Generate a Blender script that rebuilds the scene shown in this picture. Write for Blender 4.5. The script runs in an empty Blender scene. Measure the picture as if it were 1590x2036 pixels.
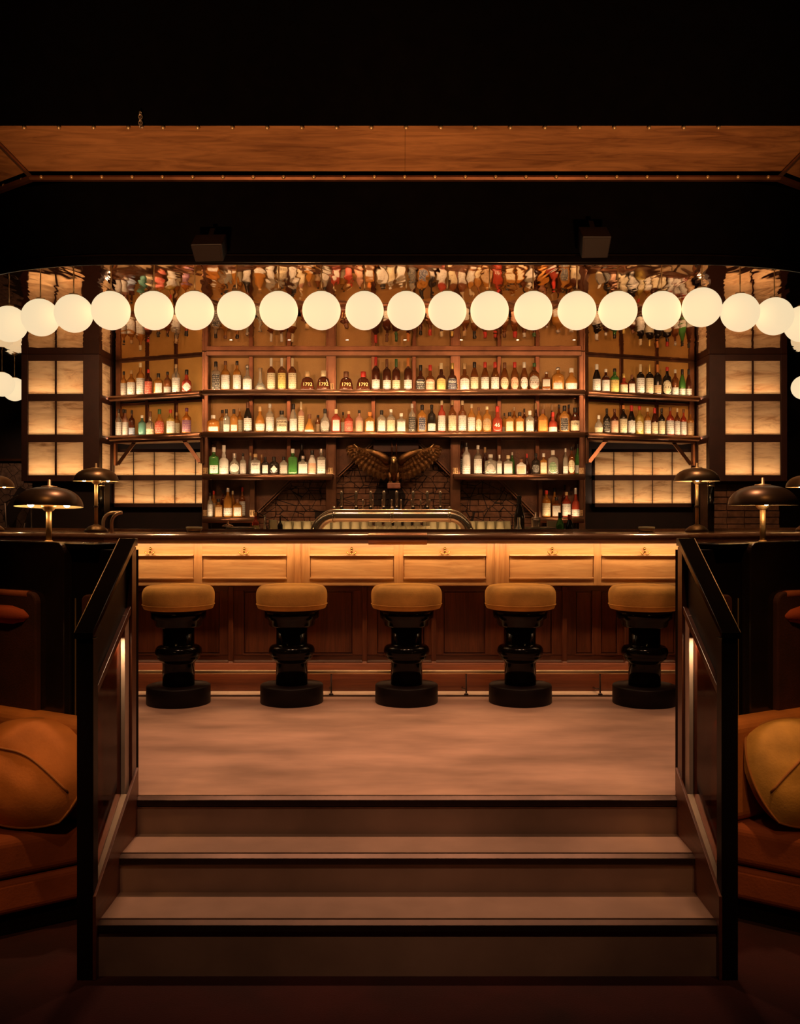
import bpy, bmesh, math, random
from mathutils import Vector, Matrix
random.seed(7)
scene = bpy.context.scene
COL = scene.collection
R = math.radians

# ------------------------------------------------------------------ camera
# x to the right, y away from the camera, z up; z = 0 is the raised floor in front of the bar.
F, CX, CY, CZ = 1880.0, 803.0, 1018.0, 1.254
cam_data = bpy.data.cameras.new('camera')
cam = bpy.data.objects.new('camera', cam_data); COL.objects.link(cam)
cam.location = (0, 0, CZ); cam.rotation_euler = (R(90), 0, 0)
cam_data.sensor_fit = 'HORIZONTAL'; cam_data.sensor_width = 36.0
cam_data.lens = 36.0 * F / 1590.0
cam_data.shift_x = -(CX - 795.0) / 1590.0
cam_data.clip_start = 0.05
scene.camera = cam

# ------------------------------------------------------------------ view, world
vs = scene.view_settings
vs.view_transform = 'Standard'; vs.look = 'None'; vs.gamma = 1.0; vs.exposure = 0.1
vs.use_curve_mapping = False
cy = scene.cycles
cy.use_denoising = True
cy.max_bounces = 8; cy.diffuse_bounces = 3; cy.glossy_bounces = 5; cy.transmission_bounces = 6
cy.caustics_reflective = False; cy.caustics_refractive = False
cy.sample_clamp_indirect = 3.0
cy.blur_glossy = 0.5
world = bpy.data.worlds.new('world'); scene.world = world
world.use_nodes = True
world.node_tree.nodes['Background'].inputs[0].default_value = (0.30, 0.10, 0.05, 1)
world.node_tree.nodes['Background'].inputs[1].default_value = 0.004

# ------------------------------------------------------------------ lights
WARM = (1.0, 0.56, 0.24)
SOFT = (1.0, 0.62, 0.32)
def aim(o, target):
    d = Vector(target) - o.location
    o.rotation_euler = d.to_track_quat('-Z', 'Y').to_euler()
def spot(name, loc, target, watts, color=WARM, angle=60, blend=1.0, radius=0.06):
    l = bpy.data.lights.new(name, 'SPOT'); l.energy = watts; l.color = color
    l.spot_size = R(angle); l.spot_blend = blend; l.shadow_soft_size = radius
    o = bpy.data.objects.new(name, l); COL.objects.link(o); o.location = loc; aim(o, target); return o
def area(name, loc, target, sx, sy, watts, color=WARM, spread=180):
    l = bpy.data.lights.new(name, 'AREA'); l.shape = 'RECTANGLE'; l.size = sx; l.size_y = sy
    l.energy = watts; l.color = color; l.spread = R(spread)
    o = bpy.data.objects.new(name, l); COL.objects.link(o); o.location = loc; aim(o, target); return o
def point(name, loc, watts, color=WARM, radius=0.02):
    l = bpy.data.lights.new(name, 'POINT'); l.energy = watts; l.color = color; l.shadow_soft_size = radius
    o = bpy.data.objects.new(name, l); COL.objects.link(o); o.location = loc; return o

# added unseen spots brightening the raised floor, the steps and the two booths
for x in (-1.25, -0.4, 0.45, 1.3):
    spot('floor_fill', (x, 4.75, 3.45), (x, 4.95, 0), 155, (1.0, 0.54, 0.31), 62, 1.0, 0.05)
for x in (-0.75, 0.0, 0.8):
    spot('steps_fill', (x, 1.7, 3.4), (x * 0.9, 3.97, -0.15), 56, (1.0, 0.56, 0.32), 34, 1.0, 0.05)
for sx in (-1, 1):
    spot('booth_fill_top', (sx * 1.45, 3.3, 2.9), (sx * 1.72, 4.1, 0.15), 95, (1.0, 0.50, 0.16), 36, 1.0, 0.05)
    spot('booth_fill_front', (sx * 1.3, 1.5, 1.9), (sx * 1.65, 4.0, -0.15), 40, (1.0, 0.46, 0.15), 26, 1.0, 0.05)
    # added unseen spots from below wash the wooden crown board
    spot('crown_fill', (sx * 1.25, 1.9, 0.4), (sx * 1.1, 5.55, 3.46), 680, (1.0, 0.50, 0.20), 42, 1.0, 0.12)
# added fill spots between the globes, boosting their light on the back bar
for x in (-3.2, -2.3, -1.4, -0.5, 0.5, 1.4, 2.3, 3.2):
    spot('back_bar_fill', (x, 6.75, 2.76), (x * 0.95, 9.3, 2.15), 44, (1.0, 0.50, 0.235), 85, 1.0, 0.10)
# added narrow spots without fittings, brightening the counter top
for x in (-3.0, -2.0, -1.2, -0.4, 0.4, 1.2, 2.0, 3.0):
    spot('counter_fill', (x, 6.52 + 0.45 * max(0, abs(x) - 1.9), 2.80), (x, 6.30 + 0.45 * max(0, abs(x) - 1.9), 1.1), 48, (1.0, 0.56, 0.27), 44, 0.8, 0.05)
# more added spots lifting the tap tower, the eagle and the far mural
for x in (-0.62, -0.1, 0.45):
    spot('taps_fill', (x, 6.62, 2.78), (x, 7.5, 1.2), 46, (1.0, 0.58, 0.28), 48, 1.0, 0.03)
spot('eagle_fill', (-0.1, 8.1, 2.78), (-0.1, 9.15, 1.75), 7, (1.0, 0.58, 0.25), 40, 1.0, 0.02)
spot('mural_fill', (-4.9, 11.4, 2.7), (-4.9, 12.6, 1.3), 16, (1.0, 0.55, 0.30), 80, 1.0, 0.03)
# LED strips fixed to the bar: under the counter lip, under the front rail
area('led_counter', (-0.05, 6.40, 1.035), (-0.05, 6.52, 0.75), 4.0, 0.02, 9.5, (1.0, 0.63, 0.32))
area('led_plinth', (-0.05, 6.545, 0.205), (-0.05, 6.59, 0.0), 4.2, 0.02, 3.2, (1.0, 0.56, 0.26))

# ------------------------------------------------------------------ materials
MATS = {}
def _mat(name):
    m = bpy.data.materials.new(name); m.use_nodes = True
    nt = m.node_tree; b = nt.nodes['Principled BSDF']
    MATS[name] = m
    return m, nt, b
def _n(nt, t, **kw):
    n = nt.nodes.new(t)
    for k, v in kw.items(): setattr(n, k, v)
    return n
def _coords(nt, scale=(1, 1, 1), kind='Object', rot=(0, 0, 0)):
    tc = _n(nt, 'ShaderNodeTexCoord'); mp = _n(nt, 'ShaderNodeMapping')
    mp.inputs['Scale'].default_value = scale; mp.inputs['Rotation'].default_value = rot
    if kind == 'World':
        g = _n(nt, 'ShaderNodeNewGeometry'); nt.links.new(g.outputs['Position'], mp.inputs[0])
    else:
        nt.links.new(tc.outputs[kind], mp.inputs[0])
    return mp
def _noise(nt, src, scale, detail=4, rough=0.55, dist=0.0):
    n = _n(nt, 'ShaderNodeTexNoise'); n.inputs['Scale'].default_value = scale
    n.inputs['Detail'].default_value = detail; n.inputs['Roughness'].default_value = rough
    n.inputs['Distortion'].default_value = dist
    nt.links.new(src.outputs[0], n.inputs['Vector']); return n
def _ramp(nt, src, stops):
    r = _n(nt, 'ShaderNodeValToRGB'); e = r.color_ramp.elements
    while len(e) < len(stops): e.new(0.5)
    for i, (p, c) in enumerate(stops):
        e[i].position = p; e[i].color = (*c, 1) if len(c) == 3 else c
    nt.links.new(src, r.inputs[0]); return r
def _bump(nt, b, src, strength, dist=0.01):
    bp = _n(nt, 'ShaderNodeBump'); bp.inputs['Strength'].default_value = strength
    bp.inputs['Distance'].default_value = dist
    nt.links.new(src, bp.inputs['Height']); nt.links.new(bp.outputs[0], b.inputs['Normal'])
def plain(name, c, rough=0.5, metal=0.0, var=0.25, vscale=8.0, bump=0.0, bscale=60.0, coat=0.0, sheen=0.0,
          trans=0.0, ior=1.45, spec=0.5, kind='Object', stretch=(1, 1, 1), bdist=0.01):
    m, nt, b = _mat(name)
    mp = _coords(nt, stretch, kind)
    n = _noise(nt, mp, vscale, 4)
    lo = tuple(x * (1 - var) for x in c); hi = tuple(min(1, x * (1 + var)) for x in c)
    r = _ramp(nt, n.outputs[0], [(0.3, lo), (0.7, hi)])
    nt.links.new(r.outputs[0], b.inputs['Base Color'])
    b.inputs['Roughness'].default_value = rough; b.inputs['Metallic'].default_value = metal
    b.inputs['Coat Weight'].default_value = coat; b.inputs['Sheen Weight'].default_value = sheen
    b.inputs['Transmission Weight'].default_value = trans; b.inputs['IOR'].default_value = ior
    b.inputs['Specular IOR Level'].default_value = spec
    if sheen:
        b.inputs['Sheen Tint'].default_value = (min(1, c[0] * 2), min(1, c[1] * 2), min(1, c[2] * 2), 1)
        b.inputs['Sheen Roughness'].default_value = 0.35
    if bump:
        n2 = _noise(nt, mp, bscale, 3); _bump(nt, b, n2.outputs[0], bump, bdist)
    return m
def wood(name, dark, light, axis='x', rough=0.4, coat=0.0, freq=16.0, bump=0.08):
    m, nt, b = _mat(name)
    s = {'x': (1.1, freq, freq), 'z': (freq, freq, 1.1), 'y': (freq, 1.1, freq)}[axis]
    mp = _coords(nt, s)
    n1 = _noise(nt, mp, 2.2, 7, 0.62, 1.3)
    mp2 = _coords(nt, tuple(0.35 * v for v in s)); n2 = _noise(nt, mp2, 1.6, 3, 0.5, 0.8)
    mx = _n(nt, 'ShaderNodeMath', operation='MULTIPLY_ADD'); mx.inputs[1].default_value = 0.6
    sc = _n(nt, 'ShaderNodeMath', operation='MULTIPLY'); sc.inputs[1].default_value = 0.4
    nt.links.new(n2.outputs[0], sc.inputs[0])
    nt.links.new(n1.outputs[0], mx.inputs[0]); nt.links.new(sc.outputs[0], mx.inputs[2])
    mid = tuple((a + c) / 2 for a, c in zip(dark, light))
    r = _ramp(nt, mx.outputs[0], [(0.32, dark), (0.46, mid), (0.62, light)])
    nt.links.new(r.outputs[0], b.inputs['Base Color'])
    b.inputs['Roughness'].default_value = rough; b.inputs['Coat Weight'].default_value = coat
    b.inputs['Coat Roughness'].default_value = 0.12
    if bump: _bump(nt, b, n1.outputs[0], bump, 0.004)
    return m
def emitter(name, c, s, var=0.0):
    m, nt, b = _mat(name)
    b.inputs['Base Color'].default_value = (*[x * 0.6 for x in c], 1)
    b.inputs['Roughness'].default_value = 0.25
    b.inputs['Specular IOR Level'].default_value = 0.0
    b.inputs['Emission Color'].default_value = (*c, 1); b.inputs['Emission Strength'].default_value = s
    mp = _coords(nt); n = _noise(nt, mp, 3.0, 2)
    r = _ramp(nt, n.outputs[0], [(0.2, tuple(x * (1 - var) for x in c)), (0.8, c)])
    nt.links.new(r.outputs[0], b.inputs['Emission Color'])
    return m

plain('concrete', (0.43, 0.26, 0.185), 0.42, var=0.42, vscale=1.6, bump=0.05, bscale=25, kind='World', stretch=(0.7, 1.6, 1))
plain('step_stone', (0.30, 0.185, 0.132), 0.5, var=0.25, vscale=2.2, bump=0.06, bscale=30)
plain('nosing_metal', (0.05, 0.025, 0.016), 0.35, 0.6, var=0.2)
plain('carpet', (0.032, 0.003, 0.002), 0.95, var=0.45, vscale=2.5, bump=0.4, bscale=160)
plain('black_ceiling', (0.0016, 0.001, 0.001), 0.9, var=0.3, spec=0.05)
plain('black_gloss', (0.004, 0.0025, 0.002), 0.14, var=0.2, spec=0.22)
plain('black_satin', (0.007, 0.0035, 0.003), 0.45, var=0.2, spec=0.2)
plain('dark_wall', (0.012, 0.004, 0.003), 0.7, var=0.3)
plain('bronze', (0.35, 0.175, 0.10), 0.28, 0.8, var=0.25, vscale=5)
plain('bronze_post', (0.21, 0.098, 0.054), 0.32, 0.7, var=0.3, vscale=7)
plain('bronze_dark', (0.17, 0.066, 0.032), 0.32, 0.7, var=0.3, vscale=6)
plain('brass', (0.80, 0.52, 0.22), 0.3, 0.8, var=0.12, vscale=6)
plain('brass_satin', (0.62, 0.40, 0.20), 0.42, 0.7, var=0.15)
plain('chrome', (0.84, 0.64, 0.46), 0.16, 0.9, var=0.06)
plain('steel', (0.62, 0.46, 0.34), 0.32, 0.75, var=0.1)
plain('aged_bronze', (0.17, 0.08, 0.028), 0.38, 0.85, var=0.5, vscale=22, bump=0.25, bscale=60)
plain('lamp_shade', (0.13, 0.075, 0.040), 0.34, 0.75, var=0.2)
plain('lamp_inside', (0.85, 0.62, 0.36), 0.45, 0.2, var=0.05)
plain('velvet_mustard', (0.54, 0.275, 0.055), 0.85, var=0.30, vscale=5, bump=0.15, bscale=90, sheen=0.5)
plain('velvet_orange', (0.46, 0.15, 0.030), 0.85, var=0.25, vscale=4, bump=0.12, bscale=80, sheen=0.4)
plain('velvet_rust', (0.30, 0.068, 0.018), 0.85, var=0.25, vscale=4, bump=0.12, bscale=80, sheen=0.3)
plain('velvet_red', (0.44, 0.075, 0.025), 0.85, var=0.2, vscale=4, bump=0.12, bscale=80, sheen=0.3)
plain('rail_brass', (0.88, 0.60, 0.34), 0.35, 0.35, var=0.08)
plain('hook_brass', (0.50, 0.30, 0.085), 0.25, 1.0, var=0.1)
plain('velvet_dark', (0.055, 0.012, 0.006), 0.9, var=0.3, vscale=6, bump=0.2, bscale=120, sheen=0.25)
plain('piping', (0.33, 0.12, 0.025), 0.8, var=0.1)
plain('lacquer_black', (0.016, 0.009, 0.006), 0.22, var=0.2, coat=0.3)
plain('column_frame', (0.052, 0.014, 0.007), 0.5, var=0.25)
plain('smoked_glass', (0.22, 0.05, 0.018), 0.10, trans=0.9, ior=1.10, var=0.1)
plain('clear_glass', (0.96, 0.90, 0.78), 0.04, trans=0.92, var=0.02)
plain('glassware', (0.95, 0.78, 0.46), 0.05, trans=0.6, var=0.05)
plain('brick', (0.20, 0.095, 0.050), 0.8, var=0.4, vscale=14, bump=0.5, bscale=45, kind='World')
plain('mortar', (0.10, 0.05, 0.03), 0.9, var=0.3, bump=0.3)
plain('speaker_case', (0.009, 0.003, 0.0025), 0.6, var=0.15)
plain('skirting', (0.62, 0.46, 0.36), 0.4, var=0.1)
plain('pot_stone', (0.24, 0.09, 0.055), 0.8, var=0.3, vscale=12, bump=0.5, bscale=40)
wood('wood_crown', (0.10, 0.032, 0.009), (0.36, 0.160, 0.058), 'x', 0.5, 0.05, 9)
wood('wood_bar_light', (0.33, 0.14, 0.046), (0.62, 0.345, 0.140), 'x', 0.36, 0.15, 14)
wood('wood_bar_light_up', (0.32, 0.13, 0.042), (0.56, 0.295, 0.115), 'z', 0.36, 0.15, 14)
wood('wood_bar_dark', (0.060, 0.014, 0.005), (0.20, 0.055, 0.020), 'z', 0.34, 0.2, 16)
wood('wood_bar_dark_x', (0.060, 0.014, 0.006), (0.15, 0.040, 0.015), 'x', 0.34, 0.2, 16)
wood('wood_top', (0.14, 0.055, 0.030), (0.27, 0.120, 0.066), 'x', 0.22, 1.0, 12, 0.02)
wood('wood_rail', (0.060, 0.018, 0.009), (0.15, 0.045, 0.020), 'z', 0.35, 0.2, 16)
wood('wood_stringer', (0.10, 0.030, 0.014), (0.19, 0.062, 0.030), 'y', 0.4, 0.1, 14)

def gold_panel():
    m, nt, b = _mat('gold_panel')
    mp = _coords(nt, (1, 1, 1), 'World')
    n = _noise(nt, mp, 3.0, 4); r = _ramp(nt, n.outputs[0], [(0.3, (0.56, 0.29, 0.065)), (0.7, (0.76, 0.42, 0.11))])
    nt.links.new(r.outputs[0], b.inputs['Base Color'])
    b.inputs['Roughness'].default_value = 0.45; b.inputs['Metallic'].default_value = 0.0
    n2 = _noise(nt, mp, 70, 2); _bump(nt, b, n2.outputs[0], 0.45, 0.004)
gold_panel()
def mirror_foil():
    m, nt, b = _mat('mirror_foil')
    b.inputs['Base Color'].default_value = (0.66, 0.48, 0.33, 1)
    b.inputs['Metallic'].default_value = 1.0; b.inputs['Roughness'].default_value = 0.03
    mp = _coords(nt, (2.1, 0.8, 1), 'World'); n = _noise(nt, mp, 2.3, 2, 0.5, 0.6)
    _bump(nt, b, n.outputs[0], 0.085, 0.05)
mirror_foil()
def lit_glass(name, tint, strength, seed):
    """cloudy cast glass of the light boxes: lit by the LED strips behind it, streaks are in the glass"""
    m, nt, b = _mat(name)
    mp = _coords(nt, (1.3, 1, 8), 'World'); mp.inputs['Location'].default_value = (seed, 0, seed * 2)
    n = _noise(nt, mp, 1.6, 7, 0.68, 1.2)
    r = _ramp(nt, n.outputs[0], [(0.34, (0.36, 0.24, 0.15)), (0.50, (0.72, 0.57, 0.40)), (0.72, (0.92, 0.78, 0.58))])
    nt.links.new(r.outputs[0], b.inputs['Base Color'])
    b.inputs['Roughness'].default_value = 0.25
    tr = _n(nt, 'ShaderNodeBsdfTranslucent'); nt.links.new(r.outputs[0], tr.inputs[0])
    mx = _n(nt, 'ShaderNodeMixShader'); mx.inputs[0].default_value = 0.95
    nt.links.new(b.outputs[0], mx.inputs[1]); nt.links.new(tr.outputs[0], mx.inputs[2])
    em = _n(nt, 'ShaderNodeEmission'); tn = _n(nt, 'ShaderNodeMix', data_type='RGBA', blend_type='MULTIPLY'); tn.inputs[0].default_value = 1.0; nt.links.new(r.outputs[0], tn.inputs[6]); tn.inputs[7].default_value = (*tint, 1)
    nt.links.new(tn.outputs[2], em.inputs[0]); em.inputs[1].default_value = strength
    ad = _n(nt, 'ShaderNodeAddShader'); nt.links.new(mx.outputs[0], ad.inputs[0]); nt.links.new(em.outputs[0], ad.inputs[1])
    nt.links.new(ad.outputs[0], nt.nodes['Material Output'].inputs[0])
lit_glass('lit_glass', (1.0, 0.62, 0.34), 0.055, 3.1)
def mural_brick(name, base, ink):
    m, nt, b = _mat(name)
    mp = _coords(nt, (1, 0, 1), 'World')
    n = _noise(nt, mp, 16, 4); r = _ramp(nt, n.outputs[0], [(0.3, tuple(x * 0.6 for x in base)), (0.7, tuple(x * 1.4 for x in base))])
    v = _n(nt, 'ShaderNodeTexVoronoi', feature='DISTANCE_TO_EDGE'); v.inputs['Scale'].default_value = 8.0
    nt.links.new(mp.outputs[0], v.inputs['Vector'])
    l = _n(nt, 'ShaderNodeMath', operation='LESS_THAN'); l.inputs[1].default_value = 0.022
    nt.links.new(v.outputs[0], l.inputs[0])
    v2 = _n(nt, 'ShaderNodeTexVoronoi', feature='F1'); v2.inputs['Scale'].default_value = 2.6
    nt.links.new(mp.outputs[0], v2.inputs['Vector'])
    sp = _n(nt, 'ShaderNodeSeparateColor'); nt.links.new(v2.outputs['Color'], sp.inputs[0])
    g = _n(nt, 'ShaderNodeMath', operation='GREATER_THAN'); g.inputs[1].default_value = 0.80
    nt.links.new(sp.outputs[0], g.inputs[0])
    mxm = _n(nt, 'ShaderNodeMath', operation='MAXIMUM'); nt.links.new(l.outputs[0], mxm.inputs[0]); nt.links.new(g.outputs[0], mxm.inputs[1])
    mx = _n(nt, 'ShaderNodeMix', data_type='RGBA'); nt.links.new(mxm.outputs[0], mx.inputs[0])
    nt.links.new(r.outputs[0], mx.inputs[6]); mx.inputs[7].default_value = (*ink, 1)
    nt.links.new(mx.outputs[2], b.inputs['Base Color']); b.inputs['Roughness'].default_value = 0.75
    n3 = _noise(nt, mp, 50, 3); _bump(nt, b, n3.outputs[0], 0.5, 0.01)
mural_brick('mural_brick', (0.22, 0.105, 0.055), (0.016, 0.008, 0.006))
mural_brick('mural_paint', (0.20, 0.12, 0.085), (0.020, 0.010, 0.007))
emitter('globe_opal', (1.0, 0.77, 0.46), 0.86, 0.04)
emitter('bulb', (1.0, 0.66, 0.30), 70.0)
emitter('led_blue', (0.35, 0.40, 1.0), 4.0)

GLASS = {'amber': (0.78, 0.33, 0.06), 'brown': (0.36, 0.11, 0.025), 'dark': (0.10, 0.025, 0.010), 'clear': (0.95, 0.86, 0.68),
         'green': (0.13, 0.42, 0.08), 'black': (0.018, 0.012, 0.008), 'red': (0.74, 0.10, 0.045), 'orange': (0.88, 0.33, 0.05),
         'pink': (0.92, 0.48, 0.32), 'teal': (0.25, 0.62, 0.50), 'yellow': (0.90, 0.62, 0.12), 'frosted': (0.90, 0.84, 0.74)}
for k, c in GLASS.items():
    t = {'black': 0.0, 'dark': 0.35, 'frosted': 0.35, 'clear': 0.8}.get(k, 0.62)
    plain('bottle_' + k, c, 0.08 if k != 'frosted' else 0.4, trans=t, ior=1.36, var=0.06, vscale=3)
LABEL = {'white': ((0.90, 0.84, 0.74), (0.16, 0.07, 0.04)), 'cream': ((0.86, 0.72, 0.46), (0.22, 0.09, 0.03)),
         'tan': ((0.62, 0.40, 0.20), (0.10, 0.04, 0.02)), 'red': ((0.62, 0.07, 0.04), (0.90, 0.74, 0.50)),
         'black': ((0.025, 0.018, 0.014), (0.85, 0.74, 0.58)), 'peach': ((0.86, 0.50, 0.32), (0.40, 0.14, 0.06)),
         'yellow': ((0.84, 0.60, 0.18), (0.20, 0.09, 0.02)), 'navy': ((0.05, 0.05, 0.09), (0.86, 0.76, 0.60)),
         'grey': ((0.55, 0.48, 0.40), (0.08, 0.05, 0.04)), 'orange': ((0.84, 0.36, 0.06), (0.30, 0.06, 0.02)),
         'purple': ((0.28, 0.10, 0.20), (0.88, 0.60, 0.20)), 'blue': ((0.24, 0.30, 0.44), (0.86, 0.80, 0.70)),
         'green': ((0.14, 0.24, 0.10), (0.86, 0.80, 0.60))}
def label_mat(name, base, ink):
    m, nt, b = _mat(name)
    tc = _n(nt, 'ShaderNodeTexCoord'); sp = _n(nt, 'ShaderNodeSeparateXYZ')
    oi = _n(nt, 'ShaderNodeObjectInfo')
    nt.links.new(tc.outputs['Object'], sp.inputs[0])
    zz = _n(nt, 'ShaderNodeMath', operation='MULTIPLY'); zz.inputs[1].default_value = 95.0
    nt.links.new(sp.outputs[2], zz.inputs[0])
    sn = _n(nt, 'ShaderNodeMath', operation='SINE'); nt.links.new(zz.outputs[0], sn.inputs[0])
    gt = _n(nt, 'ShaderNodeMath', operation='GREATER_THAN'); gt.inputs[1].default_value = 0.35
    nt.links.new(sn.outputs[0], gt.inputs[0])
    cb = _n(nt, 'ShaderNodeCombineXYZ')
    ox = _n(nt, 'ShaderNodeMath', operation='MULTIPLY_ADD'); ox.inputs[1].default_value = 37.0
    nt.links.new(oi.outputs['Random'], ox.inputs[0]); nt.links.new(sp.outputs[0], ox.inputs[2])
    nt.links.new(ox.outputs[0], cb.inputs[0])
    z2 = _n(nt, 'ShaderNodeMath', operation='MULTIPLY'); z2.inputs[1].default_value = 1.1
    nt.links.new(sp.outputs[2], z2.inputs[0]); nt.links.new(z2.outputs[0], cb.inputs[2])
    n = _noise(nt, cb, 13.0, 2, 0.6)
    n2 = _n(nt, 'ShaderNodeMath', operation='GREATER_THAN'); n2.inputs[1].default_value = 0.51
    nt.links.new(n.outputs[0], n2.inputs[0])
    mu = _n(nt, 'ShaderNodeMath', operation='MULTIPLY'); nt.links.new(gt.outputs[0], mu.inputs[0]); nt.links.new(n2.outputs[0], mu.inputs[1])
    ml = _n(nt, 'ShaderNodeMath', operation='MULTIPLY'); ml.inputs[1].default_value = 0.85; nt.links.new(mu.outputs[0], ml.inputs[0])
    mx = _n(nt, 'ShaderNodeMix', data_type='RGBA'); nt.links.new(ml.outputs[0], mx.inputs[0])
    mx.inputs[6].default_value = (*base, 1); mx.inputs[7].default_value = (*ink, 1)
    nt.links.new(mx.outputs[2], b.inputs['Base Color']); b.inputs['Roughness'].default_value = 0.6
for k, (c, i) in LABEL.items(): label_mat('label_' + k, tuple(x * 0.68 for x in c), tuple(x * 0.68 for x in i))
CAP = {'black': (0.02, 0.015, 0.012), 'white': (0.85, 0.78, 0.66), 'cream': (0.80, 0.62, 0.36), 'tan': (0.58, 0.36, 0.16),
       'red': (0.60, 0.045, 0.03), 'brown': (0.18, 0.07, 0.03), 'gold': (0.72, 0.50, 0.14), 'green': (0.06, 0.15, 0.05),
       'orange': (0.72, 0.24, 0.05), 'purple': (0.20, 0.06, 0.12), 'silver': (0.66, 0.58, 0.50)}
for k, c in CAP.items(): plain('cap_' + k, c, 0.35, 0.6 if k in ('gold', 'silver') else 0.0, var=0.1)
plain('ink_gold', (0.86, 0.62, 0.26), 0.4, 0.3, var=0.05)
plain('ink_white', (0.92, 0.84, 0.70), 0.6, var=0.05)
plain('ink_dark', (0.05, 0.025, 0.015), 0.7, var=0.05)

# ------------------------------------------------------------------ builders
ORG = {}
def P(px, py, d): return Vector(((px - CX) * d / F, d, CZ - (py - CY) * d / F))
def PX(px, d): return (px - CX) * d / F
def PZ(py, d): return CZ - (py - CY) * d / F
def tag(o, label=None, cat=None, group=None, kind=None):
    if label: o['label'] = label
    if cat: o['category'] = cat
    if group: o['group'] = group
    if kind: o['kind'] = kind
    return o
def thing(name, label, cat, loc=(0, 0, 0), group=None, rz=0.0):
    o = bpy.data.objects.new(name, None); COL.objects.link(o); o.location = loc; o.rotation_euler = (0, 0, rz)
    o.empty_display_size = 0.1
    ORG[o.name] = Vector(loc)
    return tag(o, label, cat, group)
class MB:
    def __init__(s): s.v = []; s.f = []; s.sm = []
    def add(s, vs, fs, smooth=False):
        k = len(s.v); s.v += [Vector(p) for p in vs]
        for f in fs: s.f.append([k + i for i in f]); s.sm.append(smooth)
        return s
    def box(s, x0, x1, y0, y1, z0, z1):
        v = [(x0, y0, z0), (x1, y0, z0), (x1, y1, z0), (x0, y1, z0), (x0, y0, z1), (x1, y0, z1), (x1, y1, z1), (x0, y1, z1)]
        return s.add(v, [(3, 2, 1, 0), (4, 5, 6, 7), (0, 1, 5, 4), (1, 2, 6, 5), (2, 3, 7, 6), (3, 0, 4, 7)])
    def bar(s, a, b, w, h, up=(0, 0, 1)):
        """box of section w x h along a -> b"""
        a = Vector(a); b = Vector(b); d = (b - a).normalized(); side = d.cross(Vector(up)).normalized(); u = side.cross(d)
        v = []
        for p in (a, b):
            for i, j in ((-1, -1), (1, -1), (1, 1), (-1, 1)): v.append(p + side * (w / 2 * i) + u * (h / 2 * j))
        return s.add(v, [(3, 2, 1, 0), (4, 5, 6, 7), (0, 1, 5, 4), (1, 2, 6, 5), (2, 3, 7, 6), (3, 0, 4, 7)])
    def prism(s, poly, z0, z1):
        n = len(poly)
        v = [(p[0], p[1], z0) for p in poly] + [(p[0], p[1], z1) for p in poly]
        fs = [tuple(range(n - 1, -1, -1)), tuple(range(n, 2 * n))] + [(i, (i + 1) % n, n + (i + 1) % n, n + i) for i in range(n)]
        return s.add(v, fs)
    def slab(s, pts, thick):
        """polygon given in space, thickened by the vector thick"""
        n = len(pts); t = Vector(thick); pts = [Vector(p) for p in pts]
        v = pts + [p + t for p in pts]
        fs = [tuple(range(n)), tuple(range(2 * n - 1, n - 1, -1))] + [(i, n + i, n + (i + 1) % n, (i + 1) % n) for i in range(n)]
        return s.add(v, fs)
    def lathe(s, prof, n=24, c=(0, 0, 0), sx=1.0, sy=1.0, cap=True):
        c = Vector(c); v = []
        for r, z in prof:
            for i in range(n):
                a = 2 * math.pi * i / n; v.append(c + Vector((r * sx * math.cos(a), r * sy * math.sin(a), z)))
        fs = []
        for j in range(len(prof) - 1):
            for i in range(n):
                fs.append((j * n + i, j * n + (i + 1) % n, (j + 1) * n + (i + 1) % n, (j + 1) * n + i))
        k = len(s.v); s.add(v, fs, True)
        if cap:
            if prof[0][0] > 1e-4: s.f.append([k + i for i in range(n - 1, -1, -1)]); s.sm.append(False)
            m = (len(prof) - 1) * n
            if prof[-1][0] > 1e-4: s.f.append([k + m + i for i in range(n)]); s.sm.append(False)
        return s
    def tube(s, pts, r, n=10, closed=False, cap=True):
        pts = [Vector(p) for p in pts]; m = len(pts)
        rr = r if isinstance(r, (list, tuple)) else [r] * m
        v = []; prev = None
        for i, p in enumerate(pts):
            if closed: t = (pts[(i + 1) % m] - pts[i - 1]).normalized()
            else: t = (pts[min(i + 1, m - 1)] - pts[max(i - 1, 0)]).normalized()
            if prev is None:
                ref = Vector((0, 0, 1)) if abs(t.z) < 0.9 else Vector((1, 0, 0)); a = t.cross(ref).normalized()
            else: a = (prev - t * prev.dot(t)).normalized()
            prev = a; b = t.cross(a)
            for k in range(n):
                an = 2 * math.pi * k / n; v.append(p + (a * math.cos(an) + b * math.sin(an)) * rr[i])
        fs = []
        for i in range(m if closed else m - 1):
            j = (i + 1) % m
            for k in range(n): fs.append((i * n + k, i * n + (k + 1) % n, j * n + (k + 1) % n, j * n + k))
        k0 = len(s.v); s.add(v, fs, True)
        if cap and not closed:
            s.f.append([k0 + k for k in range(n - 1, -1, -1)]); s.sm.append(False)
            s.f.append([k0 + (m - 1) * n + k for k in range(n)]); s.sm.append(False)
        return s
    def ball(s, c, r, n=12, m=8, sc=(1, 1, 1)):
        prof = [(max(1e-5, math.sin(math.pi * j / m)), -math.cos(math.pi * j / m)) for j in range(m + 1)]
        c = Vector(c); v = []
        for rr, z in prof:
            for i in range(n):
                a = 2 * math.pi * i / n
                v.append(c + Vector((rr * math.cos(a) * sc[0], rr * math.sin(a) * sc[1], z * sc[2])) * r)
        return s.add(v, [(j * n + i, j * n + (i + 1) % n, (j + 1) * n + (i + 1) % n, (j + 1) * n + i) for j in range(m) for i in range(n)], True)
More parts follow.
